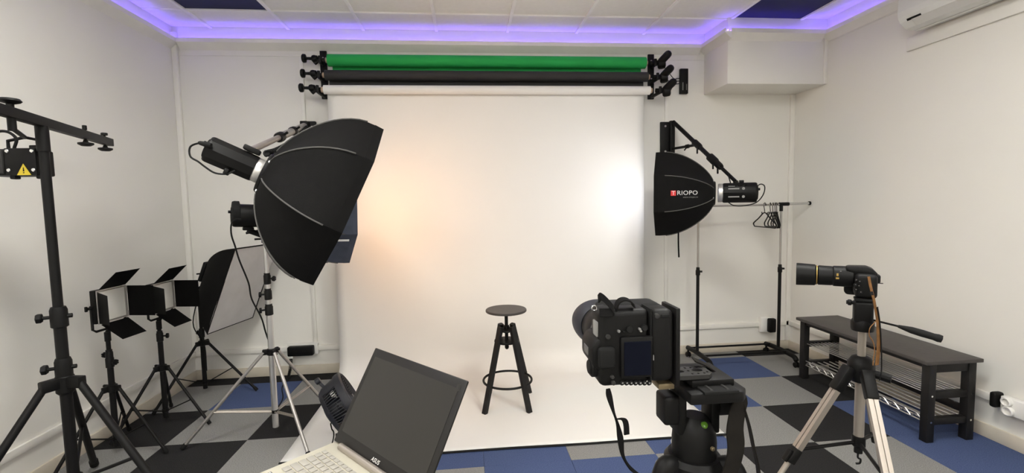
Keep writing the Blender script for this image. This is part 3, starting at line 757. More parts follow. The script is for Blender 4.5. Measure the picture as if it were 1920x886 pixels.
# left 90 cm octa on the boom
lh, lr = PD(497, 325, 2.25), PD(631, 383, 2.393)
octL, PL, FL_ = octa_softbox('octagonal_softbox', 'large black octagonal softbox with grey ribs, tilted down on its boom', lh, lr, 0.455, PI/8-0.13, 'black_fabric', 'diffuser_off', 0.085)
# right 65 cm octa with logo
rh_, rr_ = PD(1338, 362, 3.56), PD(1240, 364, 3.70)
octR, PR, FR_ = octa_softbox('octagonal_softbox', 'smaller black octagonal softbox with red and white TRIOPO lettering', rh_, rr_, 0.346, PI/8, 'black_fabric', 'cool_glow', 0.075)
# lettering wrapped onto the panel that faces the camera
AXR = (rr_-rh_); DR_ = AXR.length; AXR.normalize()
def on_panel(x, y):   # x = metres from the rim towards the hub, y up; follows the fabric of the panel facing the room
    uu = min(0.97, max(0.05, 1-x/DR_)); v = uu**(1/1.6)
    half = (0.075 + (0.346-0.075)*(math.sin(uu*PI/2)**0.62))*math.sin(PI/8)
    s = min(0.98, max(0.02, (1-y/half)/2))
    a0 = PI/8+2*PI*KP/8; a1 = a0+PI/4
    p = PR(a0, uu).lerp(PR(a1, uu), s); cd = (p-rh_-AXR*(DR_*uu)).normalized()
    return p-cd*(0.035*0.346*math.sin(s*PI)*math.sin(v*PI)) + cd*0.0045
KP = max(range(8), key=lambda k: -((PR(PI/8+2*PI*(k+0.5)/8, 0.6)-rh_).dot(V((0.3, 1, 0)))))
# first edge of the panel must be its upper one
UPFIRST = PR(PI/8+2*PI*KP/8, 0.6).z > PR(PI/8+2*PI*(KP+1)/8, 0.6).z
if not UPFIRST:
    _op = on_panel
    on_panel = lambda x, y: _op(x, -y)
x0t = 0.085
t0 = V((0, 0, 0))
def wrap(cx, cy): return lambda x, y: on_panel(cx+x, cy+y)
b1 = MB(); b1.sheet(lambda s, v: on_panel(x0t+0.035*s, -0.016+0.038*v), 3, 3); b1.build('red_logo_square', 'red_print', octR)
b2 = MB(); b2.text('T', None, 0.040, fn=lambda x, y: on_panel(x0t+0.0175+x, 0.003+y)-V((0, 0.0015, 0))); b2.build('logo_letter', 'white_print', octR)
b3 = MB(); b3.text('RIOPO', None, 0.046, fn=wrap(x0t+0.113, 0.003), spacing=1.05); b3.build('logo_letters', 'white_print', octR)
b4 = MB(); b4.text('www.triopo.cn', None, 0.017, fn=wrap(x0t+0.135, -0.028)); b4.build('web_lettering', 'grey_print', octR)
b5 = MB(); b5.path(smooth([PD(1272, 428, 3.55), PD(1272, 455, 3.55), PD(1273, 482, 3.55)], 4), 0.006, 6); b5.build('hanging_strap', 'black_fabric', octR)

# slate softbox behind
sh, sr = PD(520, 405, 2.94), PD(634, 407, 3.16)
octS, PS, FS_ = octa_softbox('octagonal_softbox', 'slate-blue softbox glowing warm, half hidden behind the large octagonal softbox', sh, sr, 0.335, PI/8-0.08, 'slate_fabric', 'warm_glow', 0.07)
best = None
for ka in range(72):
    for ku in range(30, 100, 4):
        p = PS(ka*PI/36, ku/100, 0.004); d = p-EYE; dz = d.dot(FW); x_ = 960+FPX*d.dot(RT)/dz; y_ = 443-FPX*d.dot(UP)/dz
        sc_ = ((x_-641)**2+(y_-453)**2)**0.5 + 60*dz
        if best is None or sc_ < best[0]: best = (sc_, p, ka*PI/36)
rad = FS_ @ V((math.cos(best[2]), math.sin(best[2]), 0)); axd = (sr-sh).normalized()
MB().box(best[1], (0.075, 0.012, 0.004), Matrix((axd, rad.cross(axd), rad)).transposed()).build('white_tag', 'white_print', octS)

# ------------------------------------------------------------------ flash heads
def flash(label, front, axis, L, r, sidesn, handle, up=(0, 0, 1)):
    front = V(front); F = frame(axis, up)   # axis points to the front
    t = thing('studio_flash', label, 'light', front-F @ V((0, 0, L/2))-V((0, 0, r)), 0, 'studio flash heads')
    def q(x, y, z): return front + F @ V((x, y, z))
    b = MB(); b.lathe([(0, -L), (r*0.90, -L), (r*0.97, -L+0.006), (r, -L+0.014), (r, -0.045), (r*0.97, -0.035), (0, -0.035)], xf(F, front), sidesn); b.build('body', 'black_plastic', t)
    b = MB(); b.lathe([(r*0.86, -0.036), (r*0.92, -0.03), (r*0.92, -0.004), (r*0.86, 0.0), (0, 0)], xf(F, front), 28); b.build('bayonet_ring', 'silver', t)
    b = MB(); b.lathe([(0, -L-0.006), (r*0.7, -L-0.006), (r*0.72, -L)], xf(F, front), 20)
    for k in range(3): b.disc(q(-r*0.35+r*0.35*k, r*0.3, -L-0.012), F @ V((0, 0, 1)), r*0.12, 0.014, 12)
    b.build('rear_panel', 'black_rubber', t)
    b = MB()
    for k in range(5): b.box(q(r*0.72, r*0.72, -L*0.3-k*L*0.1), (0.012, 0.012, L*0.05), F @ Matrix.Rotation(PI/4, 3, 'Z'), 0.002)
    b.build('vent_ribs', 'black_rubber', t)
    return t, q, F
axL = (lr-lh).normalized()
fl, ql, FLh = flash('black monolight on the boom behind the large octagonal softbox', lh-axL*0.012, axL, 0.245, 0.065, 10, False)
MB().path(smooth([PD(392, 271, 2.085), PD(375, 268, 2.085), PD(357, 275, 2.085), PD(357, 293, 2.085), PD(372, 303, 2.085), PD(385, 313, 2.095), PD(403, 324, 2.105), PD(425, 326, 2.12), PD(440, 320, 2.15)], 6), 0.0042, 7).build('power_cable', 'black_rubber', fl)
MB().lathe([(0.011, 0), (0.013, 0.02), (0.009, 0.05), (0.005, 0.056)], xf(frame(PD(376, 268, 2.085)-PD(396, 273, 2.09)), PD(396, 273, 2.09)), 12).build('cable_plug', 'black_rubber', fl)
a = PD(425, 322, 2.14); MB().box(a, (0.06, 0.03, 0.02), FLh, 0.006).build('cable_clip', 'black_plastic', fl)
a = PD(473, 281, 2.21); MB().box(a, (0.05, 0.025, 0.075), FLh, 0.006).build('mounting_block', 'black_plastic', fl)

axR = (rr_-rh_).normalized()
fr, qr, FRh = flash('black monolight behind the smaller TRIOPO softbox, with pale print on its side', rh_-axR*0.03, axR, 0.265, 0.078, 10, False)
sdv = FRh @ V((1, 0, 0)); sdv = sdv if sdv.y < 0 else -sdv; sdv = V((sdv.x, sdv.y, 0)).normalized(); bk = -axR
RPr = Matrix((bk, V((0, 0, 1)), bk.cross(V((0, 0, 1))))).transposed()
def qh(a, z, o=0.0765): return rh_+bk*a+sdv*o+V((0, 0, z))
for zz_ in (0.030, -0.030):
    b = MB(); b.box(qh(0.135, zz_, 0.0725), (0.075, 0.010, 0.002), RPr); b.box(qh(0.12, zz_+0.018, 0.0715), (0.045, 0.005, 0.002), RPr); b.build('pale_lettering', 'grey_print', fr)
    b = MB(); b.lathe([(0.010, 0), (0.010, 0.002)], xf(frame(sdv), qh(0.20, zz_, 0.0715)), 18); b.build('round_emblem', 'grey_print', fr)
MB().path(smooth([qh(0.285, 0.04, 0.02), qh(0.32, 0.06, 0.02), qh(0.345, 0.04, 0.02), qh(0.335, -0.02, 0.02), qh(0.29, -0.075, 0.03), qh(0.21, -0.098, 0.03), qh(0.14, -0.095, 0.03), qh(0.10, -0.07, 0.03)], 6), 0.004, 7).build('power_cable', 'black_rubber', fr)
axS = (sr-sh).normalized()
fs, qs, FSh = flash('black flash head on the tall silver stand, cable hanging from its back', sh-axS*0.012, axS, 0.235, 0.070, 24, True)
kp = PD(461, 390, 2.72)
b = MB(); b.lathe([(0.056, -0.012), (0.07, -0.01), (0.074, 0.0), (0.074, 0.026), (0.06, 0.03), (0, 0.03)], xf(FSh, qs(0.0, 0.014, -0.225)), 24); b.build('rear_bumper', 'black_rubber', fs)
b = MB(); b.box(qs(0, -0.08, -0.15), (0.04, 0.02, 0.06), FSh, 0.004); b.tube(qs(0, -0.09, -0.15), V((SC2.x, SC2.y, 1.30)), 0.017, None, 14)
b.tube(V((SC2.x, SC2.y, 1.33)), V((SC2.x, SC2.y, 1.26)), 0.021, None, 14)
b.tube(V((SC2.x, SC2.y, 1.345)), V((SC2.x-0.09, SC2.y-0.05, 1.325)), 0.007, None, 8); b.tube(V((SC2.x, SC2.y, 1.285)), V((SC2.x-0.05, SC2.y-0.03, 1.285)), 0.006, None, 8)
b.build('tilt_bracket', 'black_plastic', fs)
MB().path(smooth([PD(452, 411, 2.66), PD(442, 411, 2.66), PD(434, 420, 2.66), PD(434, 440, 2.68), PD(441, 462, 2.72), PD(449, 488, 2.76), PD(466, 530, 2.84), PD(472, 560, 2.88), PD(490, 595, 2.93), PD(499, 625, 2.96), PD(511, 655, 2.985), PD(520, 664, 3.0)], 6), 0.0048, 7).build('power_cable', 'black_rubber', fs)

# ------------------------------------------------------------------ white rectangular softbox
th3, ph3 = math.radians(78), math.radians(23)
wd = V((math.cos(th3), math.sin(th3), 0)); nh = V((math.sin(th3), -math.cos(th3), 0))
n3 = nh*math.cos(ph3)-V((0, 0, math.sin(ph3))); u3 = nh*math.sin(ph3)+V((0, 0, math.cos(ph3)))
BL3 = PD(388, 626, 3.40)
W3, H3 = 0.50, 0.68
c3 = BL3+wd*W3/2+u3*H3/2
t = thing('rectangular_softbox', 'black rectangular softbox with a plain white front on the corner stand', 'softbox', c3-V((0, 0, H3/2)), 0, 'softboxes')
def q3(a, b, d): return c3+wd*a+u3*b+n3*d
MB().sheet(lambda s, v: q3((s-0.5)*W3, (v-0.5)*H3, 0.012*math.sin(s*PI)*math.sin(v*PI)-0.004*math.sin(v*PI*2)), 12, 14, 0.002).build('white_diffuser', 'diffuser_off', t, 60)
DB = 0.30; hb = 0.065
cor = [(-W3/2, -H3/2), (W3/2, -H3/2), (W3/2, H3/2), (-W3/2, H3/2)]
hcor = [(-hb, -hb), (hb, -hb), (hb, hb), (-hb, hb)]
for k in range(4):
    A, B = cor[k], cor[(k+1) % 4]; a_, b_ = hcor[k], hcor[(k+1) % 4]
    def fn(s, v, A=A, B=B, a_=a_, b_=b_):
        k2 = 0.45*math.sin(v*PI/2)+0.55*v
        p = V((a_[0]+(A[0]-a_[0])*k2, a_[1]+(A[1]-a_[1])*k2)); r = V((b_[0]+(B[0]-b_[0])*k2, b_[1]+(B[1]-b_[1])*k2))
        m_ = p.lerp(r, s); return q3(m_[0], m_[1], -DB+DB*(v**1.3))
    MB().sheet(fn, 8, 10, 0.002).build('fabric_panel', 'black_fabric', t, 60)
b = MB()
for k in range(4):
    A, B = cor[k], cor[(k+1) % 4]; b.tube(q3(A[0], A[1], 0.002), q3(B[0], B[1], 0.002), 0.0035, None, 6)
b.build('front_hem', 'black_fabric', t)
b = MB(); b.box(q3(0, 0, -DB-0.012), (2*hb+0.03, 2*hb+0.03, 0.03), Matrix((wd, u3, n3)).transposed(), 0.008); b.build('lamp_bracket', 'black_plastic', t)
hubp = q3(0, 0, -DB-0.03)
b = MB(); b.tube(hubp, V((S3.x, S3.y, 0.80)), 0.014, None, 12); b.tube(V((S3.x, S3.y, 0.83)), V((S3.x, S3.y, 0.72)), 0.019, None, 14)
b.build('stand_adapter', 'black_plastic', t)
b = MB(); b.tube(q3(-0.05, -0.02, -DB-0.02), q3(-0.10, -0.02, -DB-0.03), 0.006, None, 8); b.tube(q3(0, -0.13, -DB-0.02), q3(-0.06, -0.15, -DB-0.02), 0.010, None, 8); b.build('tilt_levers', 'black_plastic', t)
MB().path(smooth([q3(-0.02, -0.08, -DB-0.02), V((S3.x-0.03, S3.y-0.05, 0.60)), V((S3.x+0.03, S3.y-0.03, 0.42)), V((S3.x+0.03, S3.y-0.02, 0.20))], 6), 0.004, 6).build('power_cable', 'black_rubber', t)

# ------------------------------------------------------------------ wall booms
t = thing('boom_arm', 'telescopic silver and black wall boom carrying the large octagonal softbox', 'boom arm', (-1.36, YB, 2.04))
MB().span((-1.40, YB-0.035, 1.90), (-1.27, YB-0.001, 2.21), 0.006).build('wall_plate', 'black_metal', t)
W0 = V((-1.345, 4.10, 2.165)); E0 = PD(470, 282, 2.215)
b = MB(); b.span((-1.375, 4.07, 2.12), (-1.315, 4.15, 2.20), 0.006); b.build('pivot', 'black_metal', t)
m1 = W0.lerp(E0, 0.38); m2 = W0.lerp(E0, 0.60)
MB().tube(W0, m2, 0.024, None, 16).build('outer_tube', 'dull_silver', t)
MB().tube(m1, E0, 0.0165, None, 16).build('inner_tube', 'champagne', t)
dW = (E0-W0).normalized()
for k, p in enumerate((W0.lerp(E0, 0.33), m2)):
    b = MB(); b.lathe([(0.024, -0.05), (0.031, -0.045), (0.031, 0.03), (0.026, 0.05)], xf(frame(dW), p), 18); b.tube(p, p+V((0.05, 0, 0.03)), 0.008, None, 8); b.build('clamp_collar', 'black_plastic', t)
off = V((0.045, 0.0, -0.045))
MB().path(coil([W0+V((0.05, -0.1, -0.03)), W0.lerp(E0, 0.4)+off*0.9, W0.lerp(E0, 0.75)+off, E0+V((0.06, 0.03, -0.012))], 0.013, 46), 0.005, 6).build('coiled_cable', 'black_rubber', t)
MB().tube(W0+V((0.0, 0.03, -0.22)), W0.lerp(E0, 0.34), 0.011, None, 10).build('brace', 'black_metal', t)
for z in (2.16, 1.95): MB().disc((-1.30, YB-0.037, z), (0, -1, 0), 0.009, 0.006, 12).build('bolt', 'dull_silver', t)

t = thing('boom_arm', 'short black wall boom with brace carrying the TRIOPO softbox', 'boom arm', (1.86, YB, 1.9))
MB().span((1.79, YB-0.022, 1.888), (1.93, YB-0.001, 2.195), 0.006).build('wall_plate', 'black_metal', t)
MB().span((1.868, YB-0.06, 1.895), (1.905, YB-0.02, 2.20), 0.005).build('pivot_rail', 'black_metal', t)
W1 = V((1.892, 4.115, 2.185)); E1 = rh_-axR*0.15+V((0, 0, 0.088))
j1 = W1.lerp(E1, 0.43); j2 = W1.lerp(E1, 0.72)
MB().tube(W1, j2, 0.018, None, 14).build('outer_tube', 'black_metal', t)
MB().tube(j1, E1, 0.0135, None, 14).build('inner_tube', 'black_metal', t)
dW = (E1-W1).normalized()
for p, s in ((j1, 1), (W1.lerp(E1, 0.68), 1.2), (W1.lerp(E1, 0.75), 1.0)):
    b = MB(); b.lathe([(0.02*s, -0.05), (0.027*s, -0.045), (0.027*s, 0.03), (0.022*s, 0.05)], xf(frame(dW), p), 16); b.tube(p, p+V((-0.015, -0.03, -0.075)), 0.007, None, 8); b.build('clamp_collar', 'black_plastic', t)
MB().tube((1.89, YB-0.05, 1.945), j1, 0.0115, None, 10).build('brace', 'black_metal', t)
bq = V((1.89, YB-0.05, 1.945)).lerp(j1, 0.62)
b = MB(); b.tube(bq, bq+V((-0.035, -0.02, -0.035)), 0.006, None, 8); b.disc(bq, j1-bq, 0.018, 0.03, 12); b.build('brace_knob', 'black_plastic', t)
b = MB(); b.tube(E1+V((0, 0, 0.0)), E1+V((0.012, 0.0, -0.03)), 0.018, None, 12); b.tube(E1+V((0.03, 0, -0.005)), E1+V((0.06, -0.01, -0.005)), 0.012, None, 10); b.build('tilt_joint', 'black_plastic', t)
for z in (2.155, 1.925): MB().disc((1.835, YB-0.024, z), (0, -1, 0), 0.009, 0.006, 12).build('bolt', 'dull_silver', t)
MB().path(smooth([j2+V((-0.01, -0.02, -0.02)), E1+V((-0.06, 0.02, 0.07)), E1+V((-0.055, -0.01, 0.02)), E1+V((-0.05, -0.02, -0.015))], 6), 0.004, 6).build('cable', 'black_rubber', t)
# ================================================================== T-BAR STAND
TC = V((-1.845, 2.24, 0)); 
t = thing('t_bar_stand', 'tall thick black T-bar lighting stand with a crossbar on top', 'light stand', (TC.x, TC.y, 0))
HZ = 0.715
MB().tube((TC.x, TC.y, 0.22), (TC.x, TC.y, 1.02), 0.0225, None, 18).build('lower_pole', 'black_metal', t)
PT = PD(72, 250, 2.15)
MB().tube((TC.x, TC.y, 0.98), (TC.x, TC.y, PT.z), 0.0185, None, 18).build('upper_pole', 'black_metal', t)
for z, a in ((1.01, 3.6), (0.775, 3.5)):
    b = MB(); b.lathe([(0.024, -0.05), (0.031, -0.045), (0.031, 0.03), (0.026, 0.045)], xf(Matrix.Identity(3), (TC.x, TC.y, z)), 18)
    d = V((math.cos(a), math.sin(a), 0)); p = V((TC.x, TC.y, z)); b.tube(p, p+d*0.055, 0.008, None, 8); b.disc(p+d*0.065, d, 0.022, 0.02, 6, 0.003)
    b.tube(p, p-d*0.045, 0.010, None, 8)
    b.build('clamp_collar', 'black_plastic', t)
fts = [V((-2.19, 2.80, 0)), V((-2.10, 1.745, 0)), V((-1.295, 2.143, 0))]
b = MB(); b.lathe([(0.026, -0.06), (0.034, -0.05), (0.034, 0.02), (0.026, 0.03)], xf(Matrix.Identity(3), (TC.x, TC.y, HZ)), 18)
for f in fts:
    d = f-TC; d.z = 0; d.normalize(); b.box(V((TC.x, TC.y, HZ-0.005))+d*0.05, (0.075, 0.04, 0.05), rz(math.atan2(d.y, d.x)), 0.006)
b.build('leg_hub', 'black_plastic', t)
b = MB(); b.lathe([(0.023, -0.02), (0.032, -0.016), (0.032, 0.016), (0.023, 0.02)], xf(Matrix.Identity(3), (TC.x, TC.y, 0.25)), 18); b.build('brace_ring', 'black_plastic', t)
for f in fts:
    d = f-TC; d.z = 0; d.normalize(); a = V((TC.x, TC.y, HZ-0.01))+d*0.075; e = f+V((0, 0, 0.018))
    lo = MB().tube(a, e, 0.0165, None, 14).build('leg', 'black_metal', t)
    dd = (e-a).normalized(); MB().lathe([(0.017, 0), (0.021, 0.004), (0.021, 0.05), (0.017, 0.055)], xf(frame(-dd), e+dd*0.002), 14).build('foot_cap', 'black_rubber', lo)
    MB().tube(V((TC.x, TC.y, 0.25))+d*0.03, a.lerp(e, 0.5), 0.008, None, 8).build('brace', 'black_metal', t)
# crossbar
BR = PD(211, 266.5, 2.70); BP = V((TC.x, TC.y, PT.z+0.028))
dB = (BR-BP); dB.z = 0; dB.normalize()
BRr = BP + dB*0.70; BLf = BP - dB*0.70
cb = BP.lerp(BRr, 0.0)
FBm = Matrix((dB, V((0, 0, 1)).cross(dB), V((0, 0, 1)))).transposed()
MB().box(BP, (1.40, 0.036, 0.042), FBm, 0.003).build('crossbar', 'black_metal', t)
MB().tube((TC.x, TC.y, PT.z-0.10), (TC.x, TC.y, PT.z+0.01), 0.0235, None, 18).build('bar_socket', 'black_metal', t)
for s, up in ((0.63, 0), (0.40, 1), (-0.21, 2), (-0.42, 0), (-0.62, 0)):
    p = BP+dB*s
    b = MB(); b.tube(p-V((0, 0, 0.05)), p+V((0, 0, 0.045)), 0.006, None, 10)
    if up == 2:
        b.lathe([(0, 0.058), (0.03, 0.055), (0.036, 0.046), (0.03, 0.040), (0.012, 0.034), (0.012, 0.02)], xf(Matrix.Identity(3), p), 20); b.disc(p-V((0, 0, 0.045)), (0, 0, 1), 0.014, 0.05, 12)
    else:
        b.lathe([(0.008, -0.024), (0.012, -0.036), (0.033, -0.040), (0.033, -0.048), (0.02, -0.056), (0, -0.057)], xf(Matrix.Identity(3), p), 20)
        b.disc(p+V((0, 0, 0.038)), (0, 0, 1), 0.010 if up else 0.016, 0.024 if up else 0.014, 12, 0.002)
    b.build('clamp_bolt', 'black_plastic', t)
# laser effect light hanging from the bar
hp = BP-dB*0.21
LC = PD(31, 304, 2.03)
t = thing('effect_light', 'small black stage effect light with yellow warning triangle, hung from the crossbar', 'light', LC-V((0, 0, 0.06)))
fy = math.atan2(RT.y, RT.x)+0.10
RL = rz(fy)
def q(a, d, z): return LC+RL @ V((a, d, z))     # a right, d away, z up
MB().box(q(-0.035, 0.05, 0), (0.20, 0.12, 0.115), RL, 0.006).build('case', 'black_metal', t)
MB().box(q(0.035, -0.018, 0.0), (0.125, 0.012, 0.118), RL, 0.004).build('end_plate', 'black_plastic', t)
MB().box(q(-0.075, -0.018, 0.0), (0.085, 0.02, 0.10), RL, 0.006).build('side_cover', 'plate_grey', t)
for a in (-0.012, 0.086):
    for z in (0.046, -0.036):
        b = MB(); b.disc(q(a, -0.026, z), RL @ V((0, -1, 0)), 0.008, 0.006, 12, 0.002); b.build('corner_screw', 'chrome', t)
Ft = xf(Matrix((RL @ V((1, 0, 0)), V((0, 0, 1)), RL @ V((0, -1, 0)))).transposed(), q(0.047, -0.0245, -0.036))
w_ = MB(); w_.prism([(-0.028, -0.022), (0.028, -0.022), (0, 0.028)], Ft, 0.001); wt = w_.build('warning_triangle', 'yellow_print', t)
w_ = MB(); w_.prism([(-0.003, -0.006), (0.003, -0.006), (0.0015, 0.011), (-0.0015, 0.011)], Ft @ Matrix.Translation((0, 0, 0.0012)), 0.0004); w_.prism([(-0.003, -0.014), (0.003, -0.014), (0.003, -0.010), (-0.003, -0.010)], Ft @ Matrix.Translation((0, 0, 0.0012)), 0.0004); w_.build('warning_symbol', 'black_rubber', wt)
for a in (0.02, 0.095):
    for z in (-0.066,): MB().box(q(a-0.03 if a < 0.05 else a, 0.0, z), (0.022, 0.03, 0.016), RL, 0.004).build('rubber_foot', 'black_rubber', t)
b = MB(); b.path([q(-0.07, 0.05, 0.055), q(-0.07, 0.05, 0.10), q(0.0, 0.05, 0.115), q(0.07, 0.05, 0.10), q(0.07, 0.05, 0.055)], 0.007, 8); b.tube(q(0, 0.05, 0.115), hp-V((0, 0, 0.06)), 0.009, None, 8)
b.box(q(0.07, 0.03, 0.066), (0.05, 0.04, 0.02), RL, 0.004); b.build('hanging_yoke', 'black_metal', t)
MB().path(smooth([q(-0.10, 0.0, 0.09), q(-0.06, -0.02, 0.125), q(-0.01, -0.02, 0.13), q(0.025, -0.02, 0.10), q(0.005, -0.01, 0.06)], 6), 0.006, 8).build('cable_loop', 'black_rubber', t)

# ================================================================== FAN
FCn = PD(643, 760, 2.86)
ax = (RT*0.80 + UP*0.50 + FW*0.30).normalized()
t = thing('floor_fan', 'black round drum fan tilted upwards on the white paper behind the laptop', 'fan', (FCn.x, FCn.y, 0.006))
F = frame(ax); Rf = 0.185
def q(x, y, z): return FCn+F @ V((x, y, z))
b = MB(); b.lathe([(Rf*0.90, 0.03), (Rf, 0.035), (Rf+0.004, 0.05), (Rf+0.004, 0.075), (Rf-0.006, 0.082), (Rf-0.014, 0.082), (Rf-0.016, 0.04)], xf(F, FCn), 48, True); b.build('front_rim', 'fan_body', t)
b = MB(); b.lathe([(Rf*0.5, -0.085), (Rf*0.78, -0.078), (Rf*0.88, -0.05), (Rf*0.80, -0.048), (Rf*0.74, -0.07), (Rf*0.5, -0.078)], xf(F, FCn), 40, True); b.build('rear_shell', 'fan_body', t)
for k in range(64):
    a = 2*PI*k/64
    if 0.45 < a < 2.0: continue
    b = MB(); b.path([q(math.cos(a)*Rf*0.86, math.sin(a)*Rf*0.86, -0.055), q(math.cos(a)*Rf*0.95, math.sin(a)*Rf*0.95, -0.01), q(math.cos(a)*Rf*0.97, math.sin(a)*Rf*0.97, 0.036)], 0.0028, 5); b.build('grille_slat', 'fan_body', t)
b = MB(); b.sheet(lambda s, v: q(math.cos(0.45+s*1.55)*Rf*(0.87+0.10*v), math.sin(0.45+s*1.55)*Rf*(0.87+0.10*v), -0.055+0.09*v), 20, 4, 0.003); b.build('solid_shell_section', 'fan_body', t)
for k in range(12):
    b = MB(); b.path([q(math.cos(a)*Rf*0.08*k*1.0+0, math.sin(a)*Rf*0.08*k, 0.078) for a in [2*PI*j/40 for j in range(40)]], 0.0016, 5, True) if k > 1 else None
    if b is not None and k > 1: b.build('front_guard_ring', 'fan_body', t)
b = MB(); b.lathe([(0, -0.10), (0.05, -0.10), (0.075, -0.085), (0.075, -0.02), (0.06, 0.0), (0.04, 0.06), (0.03, 0.08), (0, 0.08)], xf(F, FCn), 24); b.build('motor_hub', 'fan_body', t)
for k in range(5):
    a0 = 2*PI*k/5
    b = MB(); b.sheet(lambda s, v: q(math.cos(a0+s*0.75)*(0.04+v*(Rf*0.8-0.04)), math.sin(a0+s*0.75)*(0.04+v*(Rf*0.8-0.04)), 0.0+s*0.04), 5, 5, 0.003); b.build('blade', 'fan_body', t)
sd = ax.cross(V((0, 0, 1))).normalized()
b = MB()
for s in (-1, 1):
    p = FCn+sd*s*(Rf+0.016); b.tube(FCn+sd*s*(Rf-0.03), p, 0.010, None, 10)
    b.path([p, V((p.x, p.y, 0.05)), V((p.x, p.y, 0.02))-sd*s*0.03], 0.010, 8)
b.path([V((FCn.x, FCn.y, 0.02))+sd*(Rf-0.02), V((FCn.x, FCn.y, 0.02))-sd*(Rf-0.02)], 0.010, 8)
hz = V((ax.x, ax.y, 0)).normalized()
for s in (-1, 1): b.tube(V((FCn.x, FCn.y, 0.017))+sd*s*0.12-hz*0.05, V((FCn.x, FCn.y, 0.017))+sd*s*0.12+hz*0.14, 0.010, None, 8)
b.build('support_stand', 'fan_body', t)
kp = PD(596, 714, 2.86)
b = MB(); b.disc(kp, -ax, 0.02, 0.03, 14, 0.004); b.tube(kp, FCn+(kp-FCn)*0.6, 0.010, None, 8); b.build('control_knob', 'fan_body', t)
MB().path(smooth([q(0, -Rf*0.7, -0.07), PD(622, 792, 2.84), PD(622, 803, 2.84), PD(626, 815, 2.82), V((FCn.x-0.02, FCn.y-0.22, 0.012)), V((FCn.x+0.15, FCn.y-0.20, 0.012))], 6), 0.004, 6).build('power_cable', 'black_rubber', t)

# ================================================================== LAPTOP
HL = V((-0.362, 1.198, 0.870)); psi, tl = -0.8351, 0.5546
lw = V((math.cos(psi), math.sin(psi), 0)); lb = V((-math.sin(psi), math.cos(psi), 0)); lu = lb*math.sin(tl)+V((0, 0, math.cos(tl)))
LW_, LD, LLid = 0.38, 0.255, 0.25
t = thing('laptop', 'open silver laptop with dark blank screen and ASUS lettering under it', 'laptop', HL+lw*0.19-lb*0.12-V((0, 0, 0.02)))
def q(a, b, z): return HL+lw*a+lb*b+V((0, 0, z))      # a along hinge, b back, z up
RB3 = Matrix((lw, lb, V((0, 0, 1)))).transposed()
base = MB().box(q(LW_/2, -LD/2+0.012, -0.009), (LW_, LD, 0.018), RB3, 0.005, 3).build('base', 'laptop_body', t)
MB().box(q(LW_/2+0.0, -0.088, 0.0002), (0.318, 0.104, 0.0008), RB3, 0.0002, 1).build('keyboard_well', 'laptop_body', base)
rows = [(-0.0395, 0.0105, [1]*15), (-0.0565, 0.016, [1]*13+[1.6]), (-0.0755, 0.016, [1.45]+[1]*12+[1.1]), (-0.0945, 0.016, [1.7]+[1]*11+[1.9]), (-0.1135, 0.016, [2.2]+[1]*10+[2.3]), (-0.1325, 0.016, [1.2, 1, 1, 1.2, 5.2, 1.2, 1, 1, 1, 1])]
kc = {}
for rb, kd, ws in rows:
    tot = sum(ws); unit = 0.292/tot; a = 0.026
    for wv in ws:
        kw = wv*unit-0.0032
        key = (round(kw, 4), kd)
        if key not in kc:
            o = MB().box((0, 0, 0), (kw, kd, 0.0026), RB3, 0.0008, 2).build('key', 'laptop_key', base)
            o.data.transform(ROOT[base.name]); kc[key] = o.data
        else: o = inst('key', kc[key], base, Matrix.Identity(4))
        o.location = ROOT[base.name].inverted() @ q(a+wv*unit/2, rb, 0.0018)
        a += wv*unit
MB().box(q(LW_/2-0.02, -0.19, 0.0003), (0.10, 0.062, 0.0008), RB3, 0.0003, 1).build('touchpad', 'laptop_key', base)
MB().box(q(0.03, -0.168, 0.0004), (0.022, 0.016, 0.0006), RB3).build('sticker', 'dark_grey', base)
MB().box(q(0.03, -0.168, 0.0008), (0.017, 0.011, 0.0006), RB3).build('sticker_print', 'white_print', base)
b = MB(); b.lathe([(0.0085, 0), (0.0085, 0.28)], xf(frame(lw), q(0.045, -0.004, 0.005)), 18); b.build('hinge_bar', 'champagne', t)
RLd = Matrix((lw, lu, lw.cross(lu))).transposed()     # normal towards the user
nl = lw.cross(lu)
lid0 = HL+V((0, 0, 0.004))
def ql2(a, h_, n_): return lid0+lw*a+lu*h_+nl*n_
lid = MB(); lid.box(ql2(LW_/2, LLid/2, -0.0035), (LW_, LLid, 0.006), RLd, 0.0028, 2); lid = lid.build('lid', 'laptop_bezel', t)
MB().box(ql2(LW_/2, LLid/2, -0.0072), (LW_-0.006, LLid-0.006, 0.0016), RLd, 0.0006, 1).build('lid_back', 'laptop_body', lid)
MB().box(ql2(LW_/2, LLid/2+0.004, -0.0002), (LW_-0.036, LLid-0.052, 0.0012), RLd).build('screen', 'laptop_screen', lid)
b = MB(); b.text('ASUS', xf(RLd @ Matrix(((1, 0.22, 0), (0, 1, 0), (0, 0, 1))), ql2(LW_/2, 0.0140, -0.0004)), 0.0135, 0.0003, spacing=1.08)
b.build('brand_lettering', 'white_print', lid)
b = MB(); b.prism([(math.cos(2*PI*k/20)*0.0075*(1-0.12*math.cos(4*2*PI*k/20)), math.sin(2*PI*k/20)*0.0075) for k in range(20)], xf(RLd, ql2(LW_-0.020, LLid-0.020, -0.0004)), 0.0007); b.build('bezel_sticker', 'laptop_screen', lid)
b = MB(); b.prism([(-0.004, -0.003), (0.003, -0.003), (0.003, 0.003), (-0.004, 0.003)], xf(RLd, ql2(LW_-0.020, LLid-0.020, 0.0003)), 0.0004); b.build('sticker_print', 'plate_grey', lid)
for a in (0.03, LW_-0.03):
    for bb in (-0.02, -0.22): MB().disc(q(a, bb, -0.0195), (0, 0, 1), 0.007, 0.004, 12).build('rubber_foot', 'black_rubber', t)
